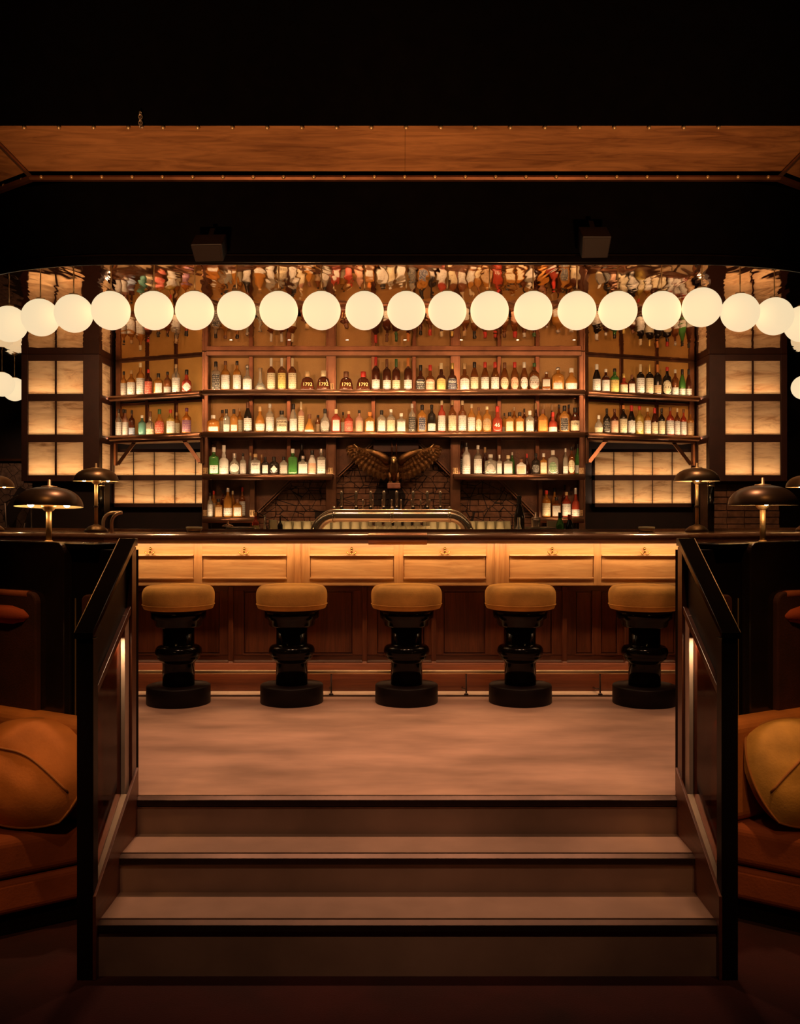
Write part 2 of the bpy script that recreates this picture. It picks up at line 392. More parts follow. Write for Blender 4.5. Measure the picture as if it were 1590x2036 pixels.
    def sweep(s, plan, prof, smooth=False):
        """closed section prof = [(offset to the front, z)] carried along a plan polyline (left to right), mitred"""
        rings = []
        ms = miters(plan)
        for p, m in zip(plan, ms): rings.append([Vector((p[0] + m[0] * o, p[1] + m[1] * o, z)) for o, z in prof])
        n = len(prof); v = [q for r in rings for q in r]
        fs = [(i * n + k, (i + 1) * n + k, (i + 1) * n + (k + 1) % n, i * n + (k + 1) % n) for i in range(len(plan) - 1) for k in range(n)]
        s.add(v, fs, smooth)
        k0 = len(s.v) - len(v)
        s.f.append([k0 + k for k in range(n)]); s.sm.append(False)
        m = (len(plan) - 1) * n
        s.f.append([k0 + m + k for k in range(n - 1, -1, -1)]); s.sm.append(False)
        return s
    def mesh(s, name, mat, org=Vector((0, 0, 0))):
        me = bpy.data.meshes.new(name)
        me.from_pydata([tuple(p - org) for p in s.v], [], s.f)
        me.polygons.foreach_set('use_smooth', s.sm)
        me.materials.append(MATS[mat]); me.validate(); me.update()
        bm = bmesh.new(); bm.from_mesh(me); bmesh.ops.recalc_face_normals(bm, faces=bm.faces); bm.to_mesh(me); bm.free()
        return me
    def build(s, name, mat, parent=None, bevel=0.0, seg=2):
        if parent is not None: org = ORG[parent.name]
        else:
            xs = [p.x for p in s.v]; ys = [p.y for p in s.v]
            org = Vector(((min(xs) + max(xs)) / 2, (min(ys) + max(ys)) / 2, min(p.z for p in s.v)))
        o = bpy.data.objects.new(name, s.mesh(name, mat, org)); COL.objects.link(o)
        if parent is not None: o.parent = parent
        else: o.location = org
        ORG[o.name] = org
        if bevel:
            b = o.modifiers.new('bevel', 'BEVEL'); b.width = bevel; b.segments = seg; b.limit_method = 'ANGLE'; b.angle_limit = R(40)
        return o
def miters(plan):
    out = []
    n = len(plan)
    for i in range(n):
        ns = []
        for a, b in ((i - 1, i), (i, i + 1)):
            if 0 <= a and b < n:
                dx, dy = plan[b][0] - plan[a][0], plan[b][1] - plan[a][1]; l = math.hypot(dx, dy); ns.append((dy / l, -dx / l))
        if len(ns) == 1: out.append(ns[0])
        else:
            sx, sy = ns[0][0] + ns[1][0], ns[0][1] + ns[1][1]; k = 2.0 / (sx * sx + sy * sy); out.append((sx * k, sy * k))
    return out
def offset(plan, o): return [(p[0] + m[0] * o, p[1] + m[1] * o) for p, m in zip(plan, miters(plan))]
def fillet(plan, i, t, n=10):
    a, b, c = [Vector(plan[j]) for j in (i - 1, i, i + 1)]
    p0 = b + (a - b).normalized() * t; p1 = b + (c - b).normalized() * t
    arc = [tuple(p0 * (1 - u) ** 2 + b * 2 * u * (1 - u) + p1 * u * u) for u in [k / n for k in range(n + 1)]]
    return list(plan[:i]) + arc + list(plan[i + 1:])
def part(o_mesh, name, parent, loc=(0, 0, 0), rot=(0, 0, 0), scale=(1, 1, 1)):
    """another piece sharing mesh data; loc is in world space"""
    o = bpy.data.objects.new(name, o_mesh); COL.objects.link(o); o.parent = parent
    o.location = Vector(loc) - ORG[parent.name]; o.rotation_euler = rot; o.scale = scale
    ORG[o.name] = Vector(loc); return o
KIDS = {}
def copy_tree(o, parent=None):
    c = o.copy(); COL.objects.link(c); c.parent = parent
    ORG[c.name] = ORG.get(o.name, Vector((0, 0, 0)))
    for ch in list(o.children): copy_tree(ch, c)
    return c
def text_mesh(body, mat, size):
    cu = bpy.data.curves.new('lettering', 'FONT'); cu.body = body; cu.size = size; cu.align_x = 'CENTER'; cu.align_y = 'CENTER'
    cu.extrude = 0.01
    to = bpy.data.objects.new('lettering', cu); COL.objects.link(to)
    dg = bpy.context.evaluated_depsgraph_get(); me = bpy.data.meshes.new_from_object(to.evaluated_get(dg))
    bpy.data.objects.remove(to); bpy.data.curves.remove(cu)
    me.materials.clear(); me.materials.append(MATS[mat]); return me
def ordinal(i):
    return ['first', 'second', 'third', 'fourth', 'fifth', 'sixth', 'seventh', 'eighth', 'ninth', 'tenth', 'eleventh', 'twelfth'][i - 1] if i <= 12 \
        else '%d%s' % (i, {1: 'st', 2: 'nd', 3: 'rd'}.get(i % 10 if i % 100 not in (11, 12, 13) else 0, 'th'))
XC = 0.013
def mir(p): return (2 * XC - p[0],) + tuple(p[1:])
# ================================================================== the room
LOW = -0.53                       # lower lounge floor
# the partition line steps back on both sides of the stairs at 30 degrees
PL = [(-4.6, 6.11), (-1.245, 4.17)]           # left partition, far-left to the stair post
PR = [mir(p) for p in reversed(PL)]
up = [(-9, 6.11), PL[0], PL[1], (-1.19, 4.17), (1.215, 4.17), PR[0], PR[1], (9, 6.11), (9, 14), (-9, 14)]
tag(MB().prism(up, -0.14, 0.0).build('floor_upper', 'concrete'), kind='structure')
tag(MB().box(-9, 9, -5, 6.5, LOW - 0.1, LOW).build('floor', 'carpet'), kind='structure')
tag(MB().box(-9, 9, -5, 14, 4.3, 4.4).build('ceiling', 'black_ceiling'), kind='structure')
wb = tag(MB().box(-9, 9, 12.6, 12.8, LOW, 4.3).build('wall_back', 'dark_wall'), kind='structure')
tag(MB().box(-9.2, -9, -5, 14, LOW, 4.3).build('wall_left', 'dark_wall'), kind='structure')
tag(MB().box(9, 9.2, -5, 14, LOW, 4.3).build('wall_right', 'dark_wall'), kind='structure')
tag(MB().box(-9, 9, -5.2, -5, LOW, 4.3).build('wall_front', 'dark_wall'), kind='structure')
# dark joint and pale strip in the floor along the foot of the bar
tag(MB().box(-2.2, 2.2, 6.455, 6.60, 0.0, 0.004).build('trim_1', 'skirting'), kind='structure')
tag(MB().box(-2.2, 2.2, 6.425, 6.455, 0.0, 0.006).build('trim_2', 'nosing_metal'), kind='structure')

# ------------------------------------------------------------------ staircase
st = thing('staircase', 'three wide stone steps with dark metal nosings up to the bar floor', 'stairs', (0.013, 3.9, LOW))
XL, XR = -1.178, 1.204
Y1, Y2, Y3 = 4.15, 3.895, 3.62
Z2, Z3 = -0.163, -0.318
MB().box(XL, XR, Y2 + 0.022, Y1 + 0.02, Z2 - 0.02, Z2).build('tread', 'step_stone', st)
MB().box(XL, XR, Y3 + 0.022, Y2 + 0.02, Z3 - 0.02, Z3).build('tread', 'step_stone', st)
MB().box(XL, XR, Y1 + 0.013, Y1 + 0.045, Z2, -0.045).build('riser', 'step_stone', st)
MB().box(XL, XR, Y2 + 0.013, Y2 + 0.045, Z3, Z2 - 0.02).build('riser', 'step_stone', st)
MB().box(XL, XR, Y3 + 0.013, Y3 + 0.045, LOW, Z3 - 0.02).build('riser', 'step_stone', st)
for y, z in ((Y1, 0.001), (Y2, Z2 + 0.001), (Y3, Z3 + 0.001)):
    m = MB(); m.slab([(XL, y, z - 0.038), (XL, y, z - 0.012), (XL, y + 0.022, z), (XL, y + 0.04, z), (XL, y + 0.04, z - 0.038)], (XR - XL, 0, 0))
    m.build('nosing', 'nosing_metal', st, 0.002)

# ------------------------------------------------------------------ stair railings
def railing(side):
    fx = (lambda p: p) if side < 0 else mir
    lab = ('dark wooden stair railing with smoked glass infill on the left of the steps' if side < 0 else
           'dark wooden stair railing with smoked glass infill on the right of the steps')
    x0, x1 = -1.246, -1.183
    ctr = fx((x0, 3.9, LOW))
    t = thing('stair_railing', lab, 'railing', ctr)
    def bx(a, b, c, d, e, f):
        p, q = fx((a, 0, 0))[0], fx((b, 0, 0))[0]; return MB().box(min(p, q), max(p, q), c, d, e, f)
    def pl(yz, xa, xb):
        p, q = fx((xa, 0, 0))[0], fx((xb, 0, 0))[0]
        return MB().slab([(p, y, z) for y, z in yz], (q - p, 0, 0))
    bx(x0, x1, 3.60, 3.66, LOW, 0.772).build('newel_post', 'black_satin', t, 0.003)
    bx(x0, x1, 4.115, 4.18, 0.0, 1.100).build('end_post', 'wood_rail', t, 0.003)
    h = pl([(3.585, 0.772), (3.585, 0.797), (4.155, 1.138), (4.19, 1.138), (4.19, 1.104), (4.16, 1.104)], x0 - 0.004, x1 + 0.004)
    hr = h.build('handrail', 'black_gloss', t, 0.003)
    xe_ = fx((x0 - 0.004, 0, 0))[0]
    MB().tube([(xe_, 3.585, 0.797), (xe_, 4.155, 1.138)], 0.0018, 6).build('edge_glint', 'brass_satin', hr)  # thin pale strip stands in for the glint on the handrail's outer edge
    # upper infill board under the handrail, sloped mid rail, smoked glass with its frame and channel
    pl([(3.66, 0.815), (4.115, 1.085), (4.115, 0.845), (3.66, 0.575)], x0 + 0.022, x1 - 0.022).build('infill_board', 'black_satin', t)
    pl([(3.66, 0.575), (4.115, 0.845), (4.115, 0.812), (3.66, 0.542)], x0 + 0.006, x1 - 0.004).build('mid_rail', 'wood_rail', t, 0.002)
    g = [(3.66, -0.225), (3.66, 0.545), (4.05, 0.775), (4.05, 0.03)]
    pl(g, x0 + 0.026, x0 + 0.034).build('glass_panel', 'smoked_glass', t)
    bx(x0 + 0.012, x1 - 0.012, 4.05, 4.115, 0.02, 0.812).build('lit_stile', 'skirting', t, 0.002)
    pl([(3.66, -0.235), (3.66, -0.205), (4.05, 0.045), (4.05, 0.015)], x0 + 0.008, x1 - 0.004).build('glass_channel', 'steel', t)
    ch = pl([(3.60, -0.21), (4.18, 0.125), (4.18, LOW), (3.66, LOW), (3.60, LOW)], x1 - 0.003, x1 + 0.010)
    ch.build('stringer', 'wood_stringer', t, 0.002)
    pl([(3.66, -0.235), (4.115, 0.04), (4.115, LOW), (3.66, LOW)], x0 + 0.006, x1 - 0.006).build('skirt_board', 'wood_rail', t)
    xx = fx((x1 - 0.03, 0, 0))[0]
    area('led_railing', (xx, 3.985, 0.70), (xx, 4.055, 0.40), 0.03, 0.03, 1.0, SOFT)
    return t
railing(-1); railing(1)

# ------------------------------------------------------------------ partitions and booth backs
def lerp(a, b, u): return tuple(a[i] + (b[i] - a[i]) * u for i in range(len(a)))
def along(side, s, o, z):
    """point s metres out from the stair post along the partition, o in front of it"""
    ux, uy = (PL[0][0] - PL[1][0]), (PL[0][1] - PL[1][1]); l = math.hypot(ux, uy); ux /= l; uy /= l
    nx, ny = uy, -ux
    if ny > 0: nx, ny = -nx, -ny
    p = (PL[1][0] + ux * s + nx * o, PL[1][1] + uy * s + ny * o, z)
    return p if side < 0 else mir(p)
def board(side, s0, s1, z0, z1, o0, o1):
    a, b = along(side, s0, o0, z0), along(side, s1, o0, z0)
    c, d = along(side, s1, o0, z1), along(side, s0, o0, z1)
    t = Vector(along(side, s0, o1, z0)) - Vector(a)
    return MB().slab([a, b, c, d], t)
def rounded(side, s0, s1, z0, z1, o0, o1, r, corners):
    pts = []
    for (s, z, k) in ((s0, z0, 0), (s1, z0, 1), (s1, z1, 2), (s0, z1, 3)):
        if k in corners:
            cs = s + (r if k in (0, 3) else -r); cz = z + (r if k in (0, 1) else -r)
            a0 = {0: 180, 1: 270, 2: 0, 3: 90}[k]
            for i in range(7):
                a = R(a0 + 90 * i / 6); pts.append((cs + r * math.cos(a), cz + r * math.sin(a)))
        else: pts.append((s, z))
    q = [along(side, s, o0, z) for s, z in pts]
    t = Vector(along(side, s0, o1, z0)) - Vector(along(side, s0, o0, z0))
    return MB().slab(q, t)
for side in (-1, 1):
    w = 'left' if side < 0 else 'right'
    t = thing('booth_partition', 'black lacquered booth partition with upholstered back panel on the %s of the steps' % w, 'partition', along(side, 1.2, 0, LOW))
    board(side, 0.0, 3.2, LOW, 1.085, -0.10, 0.0).build('wall_panel', 'black_satin', t)
    board(side, 0.13, 3.2, 1.085, 1.112, -0.14, 0.03).build('ledge', 'black_gloss', t, 0.006)
    rounded(side, 0.31, 3.0, LOW + 0.2, 1.118, 0.0, 0.055, 0.05, (3,)).build('booth_frame', 'lacquer_black', t, 0.006)
    board(side, 0.289, 0.2935, 0.20, 0.86, 0.0, 0.004).build('brass_strip', 'brass_satin', t)
    bp = rounded(side, 0.46, 2.6, 0.22, 0.885, 0.05, 0.085, 0.05, (2, 3)).build('back_panel', 'velvet_dark', t, 0.008)
    m = MB(); m.tube([along(side, 0.50, 0.072, 0.775), along(side, 0.54, 0.066, 0.775), along(side, 0.62, 0.060, 0.775), along(side, 2.5, 0.060, 0.775)], [0.012, 0.034, 0.05, 0.05], 20)
    m.build('bolster', 'velvet_red', t)
    MB().tube([along(side, s_, 0.07, 0.872) for s_ in (0.52, 0.9, 1.6, 2.5)], 0.018, 12).build('lit_rim', 'velvet_rust', t)  # lighter roll stands in for light caught along the panel's top rim
    rounded(side, 0.03, 0.20, 0.22, 0.885, 0.0, 0.05, 0.03, (2, 3)).build('back_panel', 'velvet_dark', t, 0.008)

# ------------------------------------------------------------------ sofas
def sofa(side):
    fx = (lambda p: p) if side < 0 else mir
    A, B, Cn = (-1.30, 4.165), (-1.67, 3.91), (-2.75, 2.95)
    bk = [along(-1, s, 0.012, 0)[:2] for s in (0.09, 0.5, 1.2, 2.4)]
    def poly(inset):
        fr = offset([Cn, B, A], -inset)
        # extra rounding at the front middle point
        return [fx(p) for p in ([*fr, *bk, (-3.2, 3.6)])]
    w = 'left' if side < 0 else 'right'
    t = thing('corner_sofa', 'rust orange velvet corner sofa behind the %s stair railing' % w, 'sofa', fx((-1.9, 4.1, LOW)))
    MB().prism(poly(0.07), LOW, -0.43).build('plinth', 'black_satin', t)
    MB().prism(poly(0.012), -0.43, -0.282).build('base', 'velvet_rust', t, 0.03, 4)
    MB().prism(poly(0.0), -0.278, -0.10).build('seat_cushion', 'velvet_rust', t, 0.04, 5)
    # back cushion against the partition
    m = board(side, 0.07, 2.3, -0.10, 0.345, 0.02, 0.15)
    m.build('back_cushion', 'velvet_orange', t, 0.05, 5)
sofa(-1); sofa(1)
def pillow(name, label, loc, rot, mat, w=0.5, h=0.5, th=0.17, sx_=1.0):
    n = 22; vs = []; fs = []
    def pt(u, v, sgn):
        e = (1 - abs(u) ** 2.6) * (1 - abs(v) ** 2.6)
        pinch = 1 - 0.10 * (u * v) ** 2 * 1.0 + 0.0
        wr = 0.006 * math.sin(9 * u + 4 * v) * math.sin(7 * v - 3 * u)
        k_ = 0.36
        return Vector((u * w / 2 * math.sqrt(1 - k_ * v * v), v * h / 2 * math.sqrt(1 - k_ * u * u), sgn * (th * max(0, e) ** 0.55 + wr * e)))
    for sgn in (1, -1):
        for j in range(n + 1):
            for i in range(n + 1): vs.append(pt(2 * i / n - 1, 2 * j / n - 1, sgn))
    N = (n + 1) ** 2
    for k in (0, 1):
        for j in range(n):
            for i in range(n):
                q = [k * N + j * (n + 1) + i, k * N + j * (n + 1) + i + 1, k * N + (j + 1) * (n + 1) + i + 1, k * N + (j + 1) * (n + 1) + i]
                fs.append(q if k == 0 else q[::-1])
    mm = Matrix.Translation(loc) @ Matrix.Rotation(rot[2], 4, 'Z') @ Matrix.Rotation(rot[0], 4, 'X') @ Matrix.Rotation(rot[1], 4, 'Y')
    t = thing(name, label, 'cushion', loc)
    m = MB(); m.add([mm @ v for v in vs], fs, True)
    c = m.build('cushion_cover', mat, t)
    ring = []
    for k in range(80):
        a = k / 80 * 4; s_, f_ = int(a), a - int(a); x = 2 * f_ - 1
        u, v = [(x, -1), (1, x), (-x, 1), (-1, -x)][s_]
        ring.append(mm @ pt(u, v, 0))
    p = MB(); p.tube(ring, 0.006, 6, True); p.build('piping', 'piping', c)
    # stitched seam across the upper face
    sm = MB(); sm.tube([mm @ (pt(sx_ * u, 0.30 - 0.10 * (u + 1) - 0.55 * max(0.0, u) ** 2, 1) + Vector((0, 0, 0.002))) for u in [i / 14 - 1 for i in range(1, 28)]], 0.0055, 6)
    sm.build('seam', 'piping', c)
    return t
pillow('throw_cushion', 'plump mustard velvet cushion on the left corner sofa', (-1.63, 4.115, 0.125), (R(60), R(5), R(-20)), 'velvet_orange', 0.56, 0.47, 0.145)
pillow('throw_cushion', 'plump mustard velvet cushion on the right corner sofa', (1.72, 4.115, 0.125), (R(60), R(-5), R(24)), 'velvet_mustard', 0.50, 0.47, 0.145, -1.0)

# ================================================================== canopy over the bar
zm = 2.822
YF = 5.86
cl = (PX(62, YF), YF); cr = (PX(1548, YF), YF)
plan = [(-5.2, 11.5), (-5.2, 8.0), cl, cr, (5.2, 8.0), (5.2, 11.5)]
rplan = fillet(fillet(plan, 3, 0.55), 2, 0.55)
cn = thing('bar_canopy', 'black canopy over the bar with sloped oak crown board and studded trim', 'canopy', (0, 6.6, zm))
MB().sweep(offset(rplan, -0.03), [(0.0, zm - 0.01), (0.0, 3.32), (-0.05, 3.32), (-0.05, zm - 0.01)]).build('fascia', 'black_ceiling', cn)
MB().sweep(offset(rplan, -0.03), [(0.012, zm - 0.03), (0.02, zm - 0.015), (0.02, zm + 0.03), (0.0, zm + 0.045), (0.0, zm - 0.03)], True).build('fascia_moulding', 'black_gloss', cn)
MB().prism(offset(rplan, -0.078), zm, zm + 0.03).build('mirror_ceiling', 'mirror_foil', cn)
# crown: sloped oak board from the trim up and out
crown = [(0.03, 3.355), (0.39, 3.492), (0.385, 3.512), (0.02, 3.372)]
cplan = [plan[1], cl, cr, plan[4]]
for k, (a, b) in enumerate(((0, 1), (1, 2), (2, 3))):
    ms = miters(cplan)
    ring = []
    for i in (a, b): ring.append([Vector((cplan[i][0] + ms[i][0] * o, cplan[i][1] + ms[i][1] * o, z)) for o, z in crown])
    n = 4; v = ring[0] + ring[1]
    if k == 1:                              # the front board is two lengths butted at the middle
        mid = [(p + q) / 2 for p, q in zip(*ring)]
        for r0, r1 in ((ring[0], [m - Vector((0.0008, 0, 0)) for m in mid]), ([m + Vector((0.0008, 0, 0)) for m in mid], ring[1])):
            MB().add(r0 + r1, [(i, n + i, n + (i + 1) % n, (i + 1) % n) for i in range(n)] + [(0, 1, 2, 3), (7, 6, 5, 4)]).build('crown_board', 'wood_crown', cn)
    else:
        MB().add(v, [(i, n + i, n + (i + 1) % n, (i + 1) % n) for i in range(n)] + [(0, 1, 2, 3), (7, 6, 5, 4)]).build('crown_board', 'wood_crown', cn)
MB().sweep(cplan, [(0.0, 3.308), (0.012, 3.308), (0.022, 3.322), (0.02, 3.333), (-0.02, 3.333), (-0.02, 3.308)]).build('trim_strip', 'bronze_dark', cn)
MB().sweep(cplan, [(0.39, 3.490), (0.40, 3.493), (0.39, 4.3), (0.37, 4.3), (0.37, 3.49)]).build('upper_fascia', 'black_ceiling', cn)
# corner battens over the mitres
for sgn, c in ((-1, 1), (1, 2)):
    m = miters(cplan)[c]; q = [Vector((cplan[c][0] + m[0] * o, cplan[c][1] + m[1] * o, z)) for o, z in ((0.0, 3.328), (0.39, 3.478))]
    MB().bar(q[0], q[1], 0.024, 0.014, (0, 0.4, -1)).build('corner_batten', 'bronze', cn)
bolt = MB().ball((0, 0, 0), 0.0125, 10, 6).mesh('bolt', 'brass_satin')
for i in range(25): part(bolt, 'bolt', cn, P(82 + 60.2 * i, 352, YF - 0.028))
for i in range(21): part(bolt, 'bolt', cn, P(48 + 69 * i, 254, YF - 0.39))
for px, py in ((44, 357), (8, 369)):
    part(bolt, 'bolt', cn, P(px, py, 5.90 if px > 20 else 6.02)); 
part(bolt, 'bolt', cn, P(1564, 358, 5.90))
# short chain and hook left hanging at the top edge of the crown
ch = tag(thing('ceiling_chain', 'short metal chain hanging above the left end of the wooden crown board', 'chain', P(279, 252, 5.40)))
for k in range(5):
    c = P(279, 226 + 6 * k, 5.43); ring = [c + Vector((0.010 * math.cos(a) * (1 if k % 2 else 0.25), 0.010 * math.cos(a) * (0.25 if k % 2 else 1), 0.014 * math.sin(a))) for a in [2 * math.pi * i / 12 for i in range(12)]]
    MB().tube(ring, 0.003, 5, True).build('link', 'steel', ch)
MB().tube([P(279, 250, 5.43), P(281, 254, 5.43), P(284, 254, 5.43), P(285, 250, 5.43)], 0.004, 6).build('hook', 'steel', ch)

# loudspeakers hung in front of the fascia
def speaker(pts, dpt, label):
    d = 5.62
    q = [P(x, y, d + (0.10 if i in (2, 3) else 0)) for i, (x, y) in enumerate(pts)]
    t = thing('loudspeaker', label, 'speaker', (q[0] + q[2]) / 2)
    bck = Vector((0, 0.14, 0.10))
    cab = MB().slab(q, bck).build('cabinet', 'speaker_case', t, 0.006)
    c = (q[0] + q[1] + q[2] + q[3]) / 4
    ins = [c + (p - c) * 0.86 + Vector((0, -0.004, -0.002)) for p in q]
    MB().slab(ins, (0, 0.006, 0.002)).build('grille', 'speaker_case', cab)
    top = (q[0] + q[1]) / 2 + Vector((0.0, 0.10, 0.05))
    MB().bar(top, top + Vector((0.0, 0.10, 0.10)), 0.03, 0.012).build('bracket', 'black_satin', t)
    lg = (q[2] + q[3]) / 2 * 0.86 + c * 0.14
    MB().box(lg.x - 0.01, lg.x + 0.01, lg.y - 0.008, lg.y - 0.002, lg.z + 0.01, lg.z + 0.025).build('badge', 'bronze_dark', cab)
speaker([(378, 486), (441, 485), (444, 520), (388, 521)], 0, 'dark brown loudspeaker hanging from the left part of the canopy')
speaker([(1158, 470), (1216, 470), (1208, 513), (1156, 514)], 0, 'dark brown loudspeaker hanging from the right part of the canopy')

# globe pendants following the canopy edge
gp = thing('globe_pendant', 'x', 'pendant lamp', (0, 0, 0), 'row of opal globe pendants')
MB().ball((0, 0, 0), 0.1255, 32, 20).build('globe', 'globe_opal', gp)
MB().lathe([(0.03, 0.118), (0.03, 0.13), (0.010, 0.134)], 16).build('fitter', 'brass_satin', gp)
MB().lathe([(0.0045, 0.13), (0.0045, zm - 2.57)], 8).build('rod', 'brass_satin', gp)
globes = []
for px in (220.5, 306, 387, 470, 554, 639, 724.5, 807.5, 889, 973, 1059.5, 1146.5, 1228, 1315): globes.append((px, 6.18))
globes = [(18, 6.62), (80.5, 6.40), (146.5, 6.27)] + globes + [(1395, 6.08), (1471, 6.24), (1539, 6.36), (1594, 6.62)]
globes += [(4, 9.75), (29, 10.15), (1597, 10.0)]
for i, (px, d) in enumerate(globes):
    o = gp if i == 0 else copy_tree(gp)
    o.location = (PX(px, d), d, 2.57)
    if i < 21: o['label'] = 'glowing opal globe pendant, %s from the left in the long front row' % ordinal(i + 1)
    else: o['label'] = ['glowing globe pendant far behind at the left picture edge, cut by the frame',
                        'glowing globe pendant far behind, beside the left lit column',
                        'glowing globe pendant far behind at the right picture edge'][i - 21]
# ================================================================== the bar counter
TOPZ = 1.11
bplan = [(-4.3, 7.40), (-1.97, 6.22), (1.87, 6.22), (4.2, 7.40)]
bc = thing('bar_counter', 'long panelled wooden bar counter with dark glossy top', 'bar counter', (0, 6.6, 0))
# top slab split at the bends
ms = miters(bplan)
def seg_sweep(name, mat, prof, bev=0.0, smooth=False):
    for i in range(3):
        rings = [[Vector((bplan[k][0] + ms[k][0] * o, bplan[k][1] + ms[k][1] * o, z)) for o, z in prof] for k in (i, i + 1)]
        e = Vector((0.0008 if i < 1 else (0 if i == 1 else -0.0008), 0, 0))
        n = len(prof); v = [p - e for p in rings[0]] + [p - e for p in rings[1]]
        f = [(k, n + k, n + (k + 1) % n, (k + 1) % n) for k in range(n)]
        m = MB(); m.add(v, f, smooth); m.f += [list(range(n)), list(range(2 * n - 1, n - 1, -1))]; m.sm += [False, False]
        m.build(name, mat, bc, bev)
nose = [(0.0 - 0.028 + 0.034 * math.cos(R(a)), 1.078 + 0.034 * math.sin(R(a))) for a in range(-90, 91, 15)]
seg_sweep('bar_top', 'wood_top', nose + [(-0.62, 1.112), (-0.62, 1.06), (-0.10, 1.06), (-0.10, 1.044)], 0, False)
MB().sweep(bplan, [(-0.62, 1.112), (-0.62, 1.130), (-0.66, 1.130), (-0.66, 1.06), (-0.62, 1.06)]).build('back_lip', 'wood_top', bc)
# brass plate wrapped over the middle of the nosing
bx0, bx1 = PX(732, 6.2), PX(849, 6.2)
m = MB(); pr = [(0.0 - 0.028 + 0.040 * math.cos(R(a)), 1.078 + 0.040 * math.sin(R(a))) for a in range(-90, 91, 15)] + [(-0.10, 1.118), (-0.10, 1.113)] + \
    [(0.0 - 0.028 + 0.035 * math.cos(R(a)), 1.078 + 0.035 * math.sin(R(a))) for a in range(90, -91, -15)] + [(-0.06, 1.043), (-0.06, 1.038)]
m.sweep([(bx0, 6.22), (bx1, 6.22)], pr); m.build('brass_plate', 'bronze', bc)
# carcass
MB().sweep(bplan, [(-0.47, 0.0), (-0.47, 1.06), (-0.60, 1.06), (-0.60, 0.0)]).build('carcass', 'wood_bar_dark_x', bc)
# upper frieze (lit): board behind, rails, stiles, recessed panels, mouldings
YU = 6.50
def U(px): return PX(px, YU)
xa, xb = -1.93, 1.90
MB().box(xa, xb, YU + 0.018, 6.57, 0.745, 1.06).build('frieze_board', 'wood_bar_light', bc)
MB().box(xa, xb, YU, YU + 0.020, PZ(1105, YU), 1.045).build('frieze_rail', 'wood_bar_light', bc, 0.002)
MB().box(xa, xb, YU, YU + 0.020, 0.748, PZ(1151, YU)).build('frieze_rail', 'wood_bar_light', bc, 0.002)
pan = [(262, 385), (402, 570), (616, 783), (802, 966), (1012, 1180), (1195, 1358)]
zp0, zp1 = PZ(1151, YU), PZ(1105, YU)
edges = [xa] + [v for a, b in pan for v in (U(a), U(b))][1:-1] + [xb]
stiles = [(385, 402), (570, 616), (783, 802), (966, 1012), (1180, 1195)]
for a, b in stiles: MB().box(U(a), U(b), YU - 0.003, YU + 0.020, 0.748, 1.045).build('frieze_stile', 'wood_bar_light_up', bc, 0.002)
for a, b in ((586, 598), (983, 992)): MB().box(U(a), U(b), YU - 0.018, YU, 0.748, 1.045).build('frieze_pilaster', 'wood_bar_light_up', bc, 0.003)
pl2 = [(xa, U(385))] + [(U(a), U(b)) for a, b in pan[1:-1]] + [(U(1195), xb)]
for a, b in pl2:
    MB().box(a + 0.004, b - 0.004, YU + 0.008, YU + 0.021, zp0 + 0.004, zp1 - 0.004).build('frieze_panel', 'wood_bar_light', bc, 0.002)
    MB().box(a, b, YU - 0.010, YU + 0.008, zp0 - 0.004, zp0 + 0.012).build('panel_moulding', 'wood_bar_light', bc, 0.004)
    MB().box(a, b, YU - 0.020, YU + 0.004, zp1 - 0.002, zp1 + 0.008).build('panel_moulding', 'wood_bar_light', bc, 0.004)
# lower panels (in the shade of the frieze)
YLo = 6.62
def Lx(px): return PX(px, YLo)
zl0, zl1 = PZ(1302, YLo), PZ(1174, YLo)
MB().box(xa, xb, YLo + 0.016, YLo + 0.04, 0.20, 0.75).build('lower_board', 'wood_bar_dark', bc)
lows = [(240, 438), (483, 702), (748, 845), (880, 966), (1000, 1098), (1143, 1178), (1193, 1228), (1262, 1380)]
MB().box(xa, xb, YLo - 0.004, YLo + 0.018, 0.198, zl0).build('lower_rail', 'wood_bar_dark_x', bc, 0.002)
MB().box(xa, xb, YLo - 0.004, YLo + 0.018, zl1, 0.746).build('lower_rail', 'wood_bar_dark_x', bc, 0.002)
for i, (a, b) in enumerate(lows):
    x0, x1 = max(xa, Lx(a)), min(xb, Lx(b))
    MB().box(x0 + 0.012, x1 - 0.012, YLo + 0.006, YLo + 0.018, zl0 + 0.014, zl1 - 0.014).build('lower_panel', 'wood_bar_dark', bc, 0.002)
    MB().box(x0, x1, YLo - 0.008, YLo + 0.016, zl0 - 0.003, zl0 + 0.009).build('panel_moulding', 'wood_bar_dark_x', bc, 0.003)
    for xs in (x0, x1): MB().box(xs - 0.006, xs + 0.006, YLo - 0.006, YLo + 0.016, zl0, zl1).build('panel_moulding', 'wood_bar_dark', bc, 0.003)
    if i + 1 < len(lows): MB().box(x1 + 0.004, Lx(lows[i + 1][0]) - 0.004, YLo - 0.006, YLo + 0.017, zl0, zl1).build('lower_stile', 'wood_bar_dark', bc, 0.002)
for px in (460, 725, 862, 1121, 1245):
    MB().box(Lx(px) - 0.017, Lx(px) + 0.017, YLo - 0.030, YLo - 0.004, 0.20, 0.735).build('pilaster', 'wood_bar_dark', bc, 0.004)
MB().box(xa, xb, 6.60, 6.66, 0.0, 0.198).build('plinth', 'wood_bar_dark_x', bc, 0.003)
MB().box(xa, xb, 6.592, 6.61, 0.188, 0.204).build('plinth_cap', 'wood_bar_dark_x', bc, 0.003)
for s_ in (-1, 1):
    xx = xa if s_ < 0 else xb
    MB().box(min(xx, xx + s_ * 0.04), max(xx, xx + s_ * 0.04), 6.49, 6.66, 0, 1.05).build('corner_post', 'wood_bar_dark', bc, 0.004)
